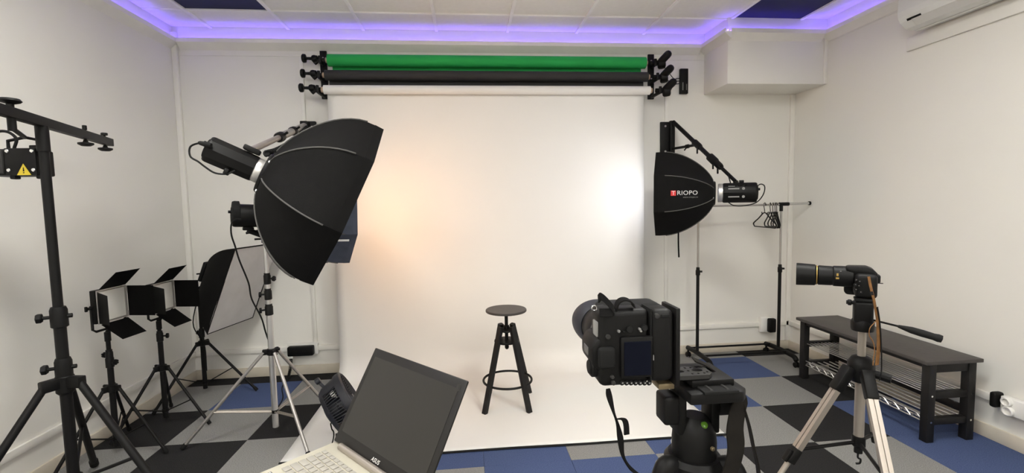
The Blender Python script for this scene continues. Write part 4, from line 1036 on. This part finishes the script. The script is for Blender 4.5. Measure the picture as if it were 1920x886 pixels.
# support under the laptop (below the frame)
c = q(LW_/2, -LD/2+0.012, 0); zt = HL.z-0.0215
t = thing('laptop_stand', 'slim black pedestal stand under the laptop', 'stand', (c.x, c.y, 0))
MB().box((c.x, c.y, zt-0.008), (0.35, 0.225, 0.016), RB3, 0.003).build('tray', 'black_wood', t)
MB().tube((c.x, c.y, 0.03), (c.x, c.y, zt-0.016), 0.02, None, 16).build('column', 'black_metal', t)
MB().lathe([(0, 0), (0.20, 0), (0.20, 0.012), (0.04, 0.03), (0, 0.03)], xf(Matrix.Identity(3), (c.x, c.y, 0)), 32).build('foot_plate', 'black_metal', t)

# ================================================================== FRONT CAMERA (portrait, on L-bracket)
CY = 0.812
def qc(px, py, dy=0.0):       # a point on the camera's back plane, pushed dy metres away from the viewer
    p = PY(px, py, CY); return V((p.x, CY+dy, p.z))
xa = qc(1124, 640).x; xb = qc(1219, 640).x; xc = qc(1265, 640).x
zt_, zb_ = qc(1190, 580).z, qc(1190, 723).z
zm = (zt_+zb_)/2
t = thing('dslr_camera', 'black DSLR camera with battery grip turned upright on an L-bracket', 'camera', ((xa+xc)/2, CY+0.04, zb_))
MB().span((xa, CY, zb_), (xb, CY+0.062, zt_), 0.012, 4).build('body', 'black_plastic', t)
MB().span((xb-0.002, CY-0.003, zb_+0.004), (xc, CY+0.066, zt_-0.002), 0.014, 4).build('battery_grip', 'black_plastic', t)
MB().span((xa+0.012, CY+0.03, zt_-0.045), (xc-0.004, CY+0.10, zt_+0.002), 0.018, 4).build('hand_grip', 'black_rubber', t)
# viewfinder hump (points to image left)
hm = MB(); hx = xa-0.026
hm.prism([(0.0, -0.034), (0.014, -0.028), (0.023, -0.014), (0.023, 0.014), (0.014, 0.028), (0.0, 0.034)], xf(Matrix((V((-1, 0, 0)), V((0, 0, 1)), V((0, 1, 0)))).transposed(), (xa+0.010, CY+0.004, qc(1110, 668).z)), 0.08, 0.006)
hm = hm.build('viewfinder_hump', 'black_plastic', t)
MB().span((xa-0.0145, CY+0.03, qc(1110, 676).z), (xa-0.011, CY+0.058, qc(1110, 660).z), 0.001).build('hot_shoe', 'dark_grey', hm)
MB().span((xa-0.004, CY-0.012, qc(1110, 690).z), (xa+0.028, CY+0.004, qc(1110, 650).z), 0.008, 3).build('eyecup', 'black_rubber', t)
mbx = MB(); mbx.disc((xa-0.002, CY+0.03, zb_+0.03), (1, 0, 0), 0.019, 0.018, 24, 0.003); mbx.disc((xa-0.010, CY+0.03, zb_+0.03), (1, 0, 0), 0.014, 0.008, 20, 0.002); mbx.build('mode_dial', 'black_plastic', t)
MB().span((xa-0.003, CY+0.010, qc(1126, 634).z), (xa+0.002, CY+0.034, qc(1126, 606).z), 0.001).build('top_display', 'grey_print', t)
# rear screen
sx0, sx1 = qc(1166, 0).x, qc(1221, 0).x
p0, p1 = qc(1162, 708), qc(1222, 627)
MB().span((p0.x, CY-0.007, p0.z), (p1.x, CY+0.002, p1.z), 0.004, 2).build('screen_frame', 'black_plastic', t)
p0, p1 = qc(1168, 702), qc(1218, 636)
MB().span((p0.x, CY-0.0085, p0.z), (p1.x, CY-0.006, p1.z), 0.0008, 1).build('rear_screen', 'cam_lcd', t)
for px, py, r, mm in ((1159, 619.5, 0.0026, 'grey_print'), (1168, 620, 0.0022, 'black_rubber'), (1179, 616, 0.0065, 'black_rubber'), (1198, 615.5, 0.0024, 'grey_print'), (1200, 619, 0.002, 'grey_print'), (1207, 613, 0.006, 'black_rubber'), (1139, 630, 0.0045, 'plate_grey'), (1230, 591.5, 0.0048, 'plate_grey'), (1147, 705, 0.0035, 'plate_grey'), (1149, 716, 0.004, 'plate_grey')):
    b = MB(); b.disc(qc(px, py, -0.003), (0, 1, 0), r, 0.007, 14, 0.0008); b.build('button', mm, t)
for k in range(7):
    b = MB(); b.lathe([(0, 0), (0.0045, 0.0), (0.0045, 0.003), (0, 0.004)], xf(frame((0, -1, -0.4)), qc(1166+k*8.4, 716.5, 0.0)), 12); bo = b.build('button', 'black_rubber', t)
    MB().box(qc(1166+k*8.4, 716, -0.0045), (0.003, 0.0006, 0.0025)).build('button_mark', 'grey_print', bo)
b = MB(); b.box(qc(1222, 667, -0.0085), (0.0015, 0.0006, 0.010)); b.build('side_lettering', 'grey_print', t)
b = MB(); b.span((xb-0.001, CY-0.0045, zb_+0.004), (xb+0.001, CY+0.06, zt_+0.001)); b.build('grip_seam', 'black_rubber', t)
MB().span((xb+0.020, CY-0.0045, qc(1250, 594).z), (xb+0.036, CY, qc(1250, 588).z), 0.001, 1).build('grip_dial', 'black_rubber', t)
# lens with hood
LX, LZ = qc(1158, 0).x, qc(0, 636).z
LX = xa+0.041; LZ = zm+0.006
F = frame((0.07, 1, -0.05)); l0 = V((LX, CY+0.058, LZ))
b = MB(); b.lathe([(0.033, 0), (0.036, 0.004), (0.036, 0.02), (0.040, 0.03), (0.0415, 0.075), (0.0400, 0.08), (0.041, 0.118), (0, 0.118)], xf(F, l0), 40); ln = b.build('lens_barrel', 'black_plastic', t)
b = MB(); b.lathe([(0.0365, 0.021), (0.0385, 0.025), (0.0385, 0.029), (0.037, 0.030)], xf(F, l0), 40); b.build('lens_band', 'dark_grey', ln)
b = MB(); nH = 64
t2 = bmesh.new(); rings = []
for (rr0, dz) in ((0.0415, 0.098), (0.047, 0.112)): rings.append([t2.verts.new((math.cos(2*PI*k/nH)*rr0, math.sin(2*PI*k/nH)*rr0, dz)) for k in range(nH)])
rings.append([t2.verts.new((math.cos(2*PI*k/nH)*0.0505, math.sin(2*PI*k/nH)*0.0505, 0.150+0.014*math.cos(4*PI*k/nH))) for k in range(nH)])
for a_, b_ in zip(rings[:-1], rings[1:]):
    for k in range(nH): t2.faces.new((a_[k], a_[(k+1) % nH], b_[(k+1) % nH], b_[k]))
bmesh.ops.recalc_face_normals(t2, faces=t2.faces); bmesh.ops.solidify(t2, geom=list(t2.faces), thickness=-0.002)
b._merge(t2, xf(F, l0)); b.build('lens_hood', 'fan_body', t)
b = MB(); b.lathe([(0.036, 0.119), (0.02, 0.126), (0, 0.128)], xf(F, l0), 30); b.build('front_glass', 'lens_glass', ln)
# strap pieces
def strap(name, pix, wid, mt_, par, th=0.0012):
    pts = smooth([PD(x, y, d) for x, y, d in pix], 6)
    MB().ribbon(pts, wid, None, th).build(name, mt_, par, 80)
MB().path([qc(1123+5*math.cos(a), 584+5*math.sin(a), 0.03) for a in [2*PI*k/16 for k in range(16)]], 0.0012, 6, True).build('strap_ring', 'chrome', t)
strap('neck_strap', [(1124, 586, 0.845), (1150, 584, 0.84), (1143, 570, 0.842), (1128, 556, 0.85), (1122, 560, 0.86)], FW*0.006+UP*0.014, 'black_fabric', t)
strap('neck_strap', [(1154, 580, 0.86), (1158, 567, 0.86), (1166, 561, 0.86), (1176, 561, 0.86), (1184, 566, 0.86), (1188, 574, 0.86)], FW*0.022+UP*0.003, 'black_fabric', t)
lug = MB(); lug.path([qc(1140+5*math.cos(a), 727+5*math.sin(a), 0.03) for a in [2*PI*k/16 for k in range(16)]], 0.0013, 6, True); lug.build('strap_ring', 'black_metal', t)
strap('hanging_strap', [(1140, 728, 0.845), (1143, 745, 0.845), (1150, 770, 0.84), (1158, 795, 0.84), (1163, 820, 0.84), (1167, 850, 0.84), (1178, 872, 0.84), (1196, 888, 0.84), (1225, 900, 0.84)], [V(RT*x_+FW*(0.011-x_)) for x_ in [0.007+0.004*math.sin(k*0.32) for k in range(49)]], 'black_fabric', t)
strap('strap_end', [(1160, 784, 0.838), (1170, 786, 0.838), (1174, 796, 0.838), (1175, 814, 0.838)], RT*0.010+FW*0.004, 'black_fabric', t)
# L-bracket: upright plate against the grip plus perforated foot plate
lbk = thing('l_bracket', 'grey and black L-shaped camera plate with holes clamped on the tripod', 'camera plate', (xc+0.02, CY+0.04, zb_))
MB().span((xc+0.0005, CY-0.004, zb_-0.004), (xc+0.0095, CY+0.062, qc(1270, 577).z), 0.002).build('upright_plate', 'black_metal', lbk)
zpl = qc(1310, 706).z-0.008
ply = CY+0.012
# horizontal plate with slots
def plate_outline(): return [(0, -0.028), (0.064, -0.028), (0.074, -0.018), (0.074, 0.012), (0.066, 0.020), (0, 0.020)]
def ell(cx, cy, rx, ry): return [(cx+math.cos(2*PI*k/20)*rx, cy+math.sin(2*PI*k/20)*ry) for k in range(20)]
HOLES = [ell(0.014, -0.004, 0.011, 0.006), ell(0.052, -0.002, 0.011, 0.007)] + [ell(hx_, hy_, 0.0024, 0.003) for hx_, hy_ in ((0.022, 0.013), (0.034, 0.013), (0.046, 0.013), (0.058, 0.013), (0.034, -0.003), (0.034, -0.019), (0.046, -0.019), (0.058, -0.019), (0.067, -0.013))]
pl = MB(); pl.holed(plate_outline(), HOLES, xf(Matrix.Identity(3), (xc+0.0095, CY+0.036, zpl)), 0.008); po = pl.build('foot_plate', 'plate_grey', lbk)
MB().span((xc-0.025, CY+0.012, zb_-0.016), (xc+0.006, CY+0.05, zb_-0.0045), 0.002).build('brass_clamp', 'brass', lbk)

# tripod of the front camera
TX = qc(1336, 0).x; TYc = CY+0.055
zcl = zpl-0.0005
ztb = qc(1310, 838).z
t = thing('camera_tripod', 'sturdy black tripod with green spirit level under the upright camera', 'tripod', (TX, TYc, 0))
cl = MB(); cl.span((TX-0.030, TYc-0.05, zcl-0.016), (TX+0.055, TYc+0.045, zcl-0.001), 0.003); cl.build('plate_clamp', 'black_plastic', t)
zc2 = zcl-0.016
b = MB(); b.prism([(-0.045, -0.075), (0.058, -0.075), (0.072, -0.06), (0.072, 0.05), (-0.045, 0.05)], xf(Matrix.Identity(3), (TX, TYc, zc2-0.022)), 0.022, 0.004); b.build('slide_base', 'black_plastic', t)
MB().span((TX-0.02, TYc-0.078, zc2-0.003), (TX+0.048, TYc-0.03, zc2+0.004), 0.002).build('sliding_plate', 'black_rubber', t)
for a in (-0.006, 0.026): MB().span((TX+a, TYc-0.072, zc2+0.003), (TX+a+0.006, TYc-0.036, zc2+0.0055), 0.001, 1).build('slide_groove', 'plate_grey', t)
MB().disc((TX+0.012, TYc-0.045, zc2+0.006), (0, 0, 1), 0.0022, 0.002, 10).build('screw_head', 'chrome', t)
zh = zc2-0.022
for s in (-1, 1):
    b = MB(); b.span((TX+s*0.034-0.009, TYc-0.022, zh-0.085), (TX+s*0.034+0.009, TYc+0.022, zh), 0.004); b.build('head_post', 'black_plastic', t)
b = MB(); b.span((TX-0.074, TYc-0.028, zh-0.060), (TX-0.042, TYc+0.018, zh-0.003), 0.006, 3); b.build('tension_block', 'black_plastic', t)
b = MB(); b.lathe([(0.024, 0), (0.026, 0.006), (0.026, 0.028), (0.02, 0.034), (0, 0.034)], xf(frame((1, 0, 0)), (TX+0.043, TYc, zh-0.03)), 24); b.build('tilt_knob', 'black_rubber', t)
zd = zh-0.073
b = MB(); b.lathe([(0, 0.02), (0.022, 0.02), (0.034, 0.008), (0.041, -0.01), (0.043, -0.03), (0.043, -0.062), (0.036, -0.07), (0, -0.07)], xf(Matrix.Identity(3), (TX, TYc, zd)), 40); b.build('pan_base', 'black_plastic', t)
b = MB(); b.lathe([(0, 0.005), (0.0055, 0.003), (0.007, 0)], xf(frame((0.1, -0.75, 0.7)), (TX+0.006, TYc-0.030, zd+0.012)), 20); b.build('spirit_level', 'bubble_green', t)
b = MB(); b.disc((TX+0.016, TYc-0.043, zd-0.030), (0.35, -1, 0), 0.0042, 0.006, 14, 0.001); b.build('brass_screw', 'brass', t)
zs = zd-0.07
b = MB(); b.lathe([(0, 0.01), (0.05, 0.01), (0.058, 0.0), (0.058, -0.04), (0.05, -0.055), (0, -0.055)], xf(Matrix.Identity(3), (TX, TYc, zs)), 30); b.build('shoulder', 'black_plastic', t)
MB().tube((TX, TYc, zs-0.05), (TX, TYc, zs-0.42), 0.014, None, 14).build('centre_column', 'black_metal', t)
for ang in (math.radians(196), math.radians(-32), math.radians(82)):
    d = V((math.cos(ang), math.sin(ang), 0)); a = V((TX, TYc, zs-0.006))+d*0.05; kne = V((TX, TYc, zs-0.03))+d*0.085; e = V((TX, TYc, 0.015))+d*0.50
    b = MB(); b.path(smooth([a, a+d*0.02+V((0, 0, 0.004)), kne, kne.lerp(e, 0.06)], 5), [0.019]*15+[0.018], 12); lo = b.build('leg_shoulder', 'black_plastic', t)
    b = MB(); b.disc(a+d*0.022+d.cross(V((0, 0, 1)))*0.019*(1 if d.y < 0.2 else -1), d.cross(V((0, 0, 1))), 0.0065, 0.008, 14, 0.001); b.build('leg_bolt', 'chrome', lo)
    MB().tube(kne, kne.lerp(e, 0.45), 0.0165, None, 14).build('leg', 'black_metal', t)
    MB().tube(kne.lerp(e, 0.42), e, 0.013, None, 14).build('lower_leg', 'black_metal', t)
    b = MB(); p = kne.lerp(e, 0.44); b.lathe([(0.017, -0.03), (0.021, -0.025), (0.021, 0.02), (0.017, 0.025)], xf(frame(e-kne), p), 14); b.build('leg_lock', 'black_plastic', t)
    MB().lathe([(0, 0), (0.017, 0), (0.018, 0.012), (0.014, 0.03)], xf(Matrix.Identity(3), (e.x, e.y, 0)), 14).build('rubber_foot', 'black_rubber', t)
# wide carrying strap looped at the side
st = [(1300, 673, 0.93), (1325, 684, 0.94), (1350, 702, 0.93), (1378, 728, 0.90), (1388, 745, 0.885), (1382, 775, 0.88), (1378, 805, 0.875), (1380, 835, 0.875), (1376, 862, 0.87), (1366, 890, 0.87), (1350, 915, 0.87)]
pts = smooth([PD(*p) for p in st], 6)
nw = len(pts)
wl = []
for k in range(nw):
    f_ = k/(nw-1); g = min(1, max(0, (f_-0.25)/0.2))
    wl.append((FW*0.034+RT*0.006)*(1-g) + (RT*0.040+FW*0.018)*g)
MB().ribbon(pts, wl, None, 0.0012).build('carrying_strap', 'brown_strap', t, 80)
st = [(1388, 745, 0.90), (1398, 775, 0.90), (1405, 800, 0.90), (1412, 835, 0.90), (1420, 870, 0.90), (1424, 900, 0.90)]
MB().ribbon(smooth([PD(*p) for p in st], 6), FW*0.03+RT*0.008, None, 0.0012).build('carrying_strap', 'brown_strap', t, 80)

# ================================================================== TELEPHOTO CAMERA ON SILVER TRIPOD
D2 = 1.65
def qd(px, py, d=0.0): return PD(px, py, D2+d)
# local axes: lens points to image left
ex = -(qd(1494, 527)-qd(1594, 527)).normalized()      # towards camera back (image right)
ex = RT*math.cos(0.56)-FW*math.sin(0.56); ex = V((ex.x, ex.y, 0)).normalized(); ey = V((0, 0, 1)).cross(ex); ez = V((0, 0, 1))
R2 = Matrix((ex, ey, ez)).transposed()
O2 = qd(1617, 531, 0.04); mmp = D2/FPX
t = thing('telephoto_camera', 'black DSLR camera with long telephoto lens and orange strap', 'camera', O2-V((0, 0, 0.06)))
def q(a, d, z): return O2+ex*a+ey*d+ez*z
MB().box(q(0.008, 0.02, -0.005), (0.066, 0.125, 0.088), R2, 0.014, 4).build('body', 'black_plastic', t)
MB().box(q(-0.028, 0.06, -0.008), (0.045, 0.045, 0.09), R2, 0.014, 4).build('hand_grip', 'black_rubber', t)
FH = xf(Matrix((ex, ez, -ey)).transposed(), q(0, 0.052, 0.036))
MB().prism([(-0.052, 0.016), (-0.044, 0.024), (0.012, 0.026), (0.030, 0.018), (0.044, 0.002), (0.04, -0.01), (-0.02, -0.012), (-0.042, 0.006)], FH, 0.062, 0.004).build('viewfinder_hump', 'black_plastic', t)
MB().box(q(0.046, 0.02, 0.018), (0.014, 0.036, 0.03), R2, 0.006, 3).build('eyecup', 'black_rubber', t)
b = MB(); b.box(q(0.046, -0.03, 0.009), (0.02, 0.004, 0.003), R2, 0.001); b.build('strap_lug', 'black_metal', t)
for a, z, r in ((-0.022, 0.017, 0.0045), (-0.012, 0.012, 0.005), (-0.024, 0.0, 0.006), (-0.014, -0.004, 0.004), (-0.022, -0.018, 0.005), (-0.008, -0.026, 0.006)):
    b = MB(); b.disc(q(a, -0.044, z), -ey, r, 0.006, 14, 0.001); bo = b.build('button', 'black_rubber', t)
    MB().box(q(a, -0.0476, z+0.002), (0.003, 0.0006, 0.002), R2).build('button_mark', 'grey_print', bo)
lz = qd(1560, 528).z-O2.z
FLn = frame(-ex); l0 = q(-0.024, 0.022, lz+0.004)
LL = (qd(1494, 527)-qd(1597, 527)).length
b = MB(); b.lathe([(0.032, 0), (0.0375, 0.004), (0.039, 0.02), (0.0385, 0.062), (0.0355, 0.066), (0.0365, 0.07), (0.0375, 0.11), (0.035, 0.112), (0, 0.112)], xf(FLn, l0), 40); ln = b.build('lens_barrel', 'black_plastic', t)
b = MB(); b.lathe([(0.0355, 0.114), (0.037, 0.1145), (0.037, 0.1165), (0.0355, 0.117)], xf(FLn, l0), 40); b.build('gold_ring', 'gold', ln)
b = MB(); b.lathe([(0.034, 0.112), (0.036, 0.117), (0.0405, 0.122), (0.043, 0.178), (0.0425, 0.183), (0.0400, 0.183), (0.0385, 0.13), (0, 0.128)], xf(FLn, l0), 40); b.build('lens_hood', 'black_plastic', t)
b = MB(); b.box(l0-ex*0.052-ey*0.0375+ez*0.010, (0.006, 0.002, 0.010), R2); b.box(l0-ex*0.052-ey*0.0385-ez*0.003, (0.010, 0.002, 0.006), R2); b.build('gold_markings', 'gold', ln)
b = MB(); b.box(l0-ex*0.042-ey*0.031+ez*0.022, (0.005, 0.002, 0.004), R2); b.build('switch', 'grey_print', ln)
def strap2(name, pix, wid, mt_): MB().ribbon(smooth([qd(x, y, d) for x, y, d in pix], 6), wid, None, 0.0012).build(name, mt_, t, 80)
strap2('orange_strap', [(1629, 518, -0.035), (1632, 535, -0.045), (1637, 555, -0.05), (1641, 575, -0.05), (1645, 600, -0.05), (1647, 630, -0.05), (1647, 655, -0.05), (1644, 684, -0.05)], [(RT*0.012+FW*0.006)*(1.0 if k < 24 else 1.0+0.5*min(1, (k-24)/8)) for k in range(43)], 'orange_strap')
strap2('strap_buckle', [(1633, 546, -0.052), (1635, 553, -0.053)], RT*0.014+FW*0.004, 'black_rubber')
strap2('black_strap_edge', [(1645, 575, -0.048), (1649, 600, -0.044), (1652, 640, -0.044), (1653, 690, -0.044), (1649, 712, -0.044)], RT*0.012+FW*0.012, 'black_fabric')
strap2('orange_strap_loop', [(1648, 596, -0.04), (1638, 606, -0.045), (1631, 615, -0.05), (1630, 628, -0.05), (1637, 640, -0.05), (1640, 655, -0.05), (1638, 668, -0.05), (1637, 684, -0.05)], RT*0.007+FW*0.008, 'orange_strap')

# silver tripod
C2 = V((q(0, 0.02, 0).x, q(0, 0.02, 0).y, 0)); 
cxy = qd(1616, 640, 0.04); C2 = V((cxy.x, cxy.y, 0))
t = thing('camera_tripod', 'silver aluminium tripod with black pan handle holding the telephoto camera', 'tripod', (C2.x, C2.y, 0))
def zpx(py): return qd(1616, py, 0.04).z
def cz(z): return V((C2.x, C2.y, z))
ztop = O2.z-0.05
b = MB(); b.box(cz(ztop-0.005), (0.055, 0.06, 0.010), R2, 0.003); b.build('quick_plate', 'black_rubber', t)
b = MB(); b.box(cz(ztop-0.05), (0.058, 0.062, 0.08), R2, 0.010, 3); b.lathe([(0.034, zpx(618)), (0.036, zpx(614)), (0.036, zpx(602)), (0.03, zpx(596))], xf(Matrix.Identity(3), cz(0)), 28)
b.build('pan_head', 'black_plastic', t)
b = MB(); b.tube(cz(ztop-0.02), cz(ztop-0.02)-ex*0.05, 0.007, None, 10); b.disc(cz(ztop-0.02)-ex*0.04, ex, 0.011, 0.012, 12, 0.002); b.build('lock_screw', 'black_plastic', t)
hp0 = cz(zpx(597))+ex*0.03; hp1 = qd(1684, 611, -0.06); hp2 = PD(1768, 636, 1.52)
MB().tube(hp0, hp1, 0.0035, None, 10).build('pan_handle_rod', 'black_metal', t)
b = MB(); dH = (hp2-hp1); LH = dH.length; b.lathe([(0.005, 0), (0.007, 0.01), (0.0115, LH*0.3), (0.0125, LH*0.55), (0.0115, LH*0.8), (0.0135, LH*0.9), (0.012, LH*0.98), (0, LH)], xf(frame(dH), hp1), 16); b.build('pan_handle_grip', 'black_rubber', t)
MB().tube(cz(zpx(690)), cz(zpx(616)), 0.0128, None, 18).build('upper_column', 'champagne', t)
zh = zpx(690); 
b = MB(); b.lathe([(0.02, zh+0.045), (0.03, zh+0.04), (0.042, zh+0.02), (0.042, zh-0.025), (0.03, zh-0.05), (0.018, zh-0.052)], xf(Matrix.Identity(3), cz(0)), 24)
b.tube(cz(zh-0.01), cz(zh-0.02)+ex*0.085-ey*0.02, 0.013, 0.016, 10); b.build('shoulder_hub', 'black_plastic', t)
MB().tube(cz(zpx(832)), cz(zh-0.04), 0.0165, None, 18).build('lower_column', 'champagne', t)
zb2 = zpx(835)
b = MB(); b.lathe([(0.014, zb2+0.026), (0.022, zb2+0.022), (0.022, zb2-0.012), (0.016, zb2-0.018)], xf(Matrix.Identity(3), cz(0)), 20); b.build('spreader_hub', 'black_plastic', t)
b = MB(); b.tube(cz(zb2-0.04), cz(zb2-0.015), 0.014, None, 12); b.path(smooth([cz(zb2-0.04), cz(zb2-0.06), cz(zb2-0.065)+ex*0.008, cz(zb2-0.08)+ex*0.006, cz(zb2-0.085)-ex*0.006], 5), 0.0035, 7); b.build('weight_hook', 'black_metal', t)
ends = []
for px, py, dd in ((1452, 905, 0.06), (1668, 905, -0.16), (1658, 905, 0.30)):
    tgt = qd(px, py, dd); a = cz(zh+0.005); d = tgt-cz(zh); dh = V((d.x, d.y, 0)); dh.normalize()
    a = cz(zh)+dh*0.045
    dr = (tgt-a).normalized(); e = a+dr*((a.z-0.012)/(-dr.z))
    ends.append((a, e, dh))
for k, (a, e, dh) in enumerate(ends):
    dr = (e-a).normalized(); sd_ = dr.cross(V((0, 0, 1))).normalized(); nn = sd_.cross(dr)
    RLg = Matrix((sd_, nn, dr)).transposed()
    L = (e-a).length
    Lu = 0.29
    b = MB(); b.box(a+dr*0.045, (0.038, 0.036, 0.10), RLg, 0.006); b.build('leg_shoulder', 'black_plastic', t)
    gx, gy, gw, gd = 0.015, 0.010, 0.002, 0.004      # leg section with a real groove front and back
    b = MB(); b.prism([(-gx, -gy), (-gw, -gy), (-gw, -gy+gd), (gw, -gy+gd), (gw, -gy), (gx, -gy), (gx, gy), (gw, gy), (gw, gy-gd), (-gw, gy-gd), (-gw, gy), (-gx, gy)], xf(RLg, a+dr*0.09), Lu)
    b.build('upper_leg', 'champagne', t)
    b = MB(); b.box(a+dr*(0.09+Lu), (0.036, 0.028, 0.06), RLg, 0.005); b.box(a+dr*(0.10+Lu)+nn*0.018, (0.022, 0.014, 0.05), RLg, 0.004); b.build('leg_lock', 'black_plastic', t)
    MB().tube(a+dr*(0.09+Lu), e, 0.0095, None, 12).build('lower_leg', 'champagne', t)
    MB().lathe([(0, 0), (0.014, 0), (0.015, 0.01), (0.010, 0.03)], xf(Matrix.Identity(3), (e.x, e.y, 0)), 14).build('rubber_foot', 'black_rubber', t)
    m_ = a+dr*(0.09+Lu*0.92)
    MB().tube(cz(zb2)+dh*0.016, m_, 0.0065, None, 8).build('spreader_arm', 'black_metal', t)
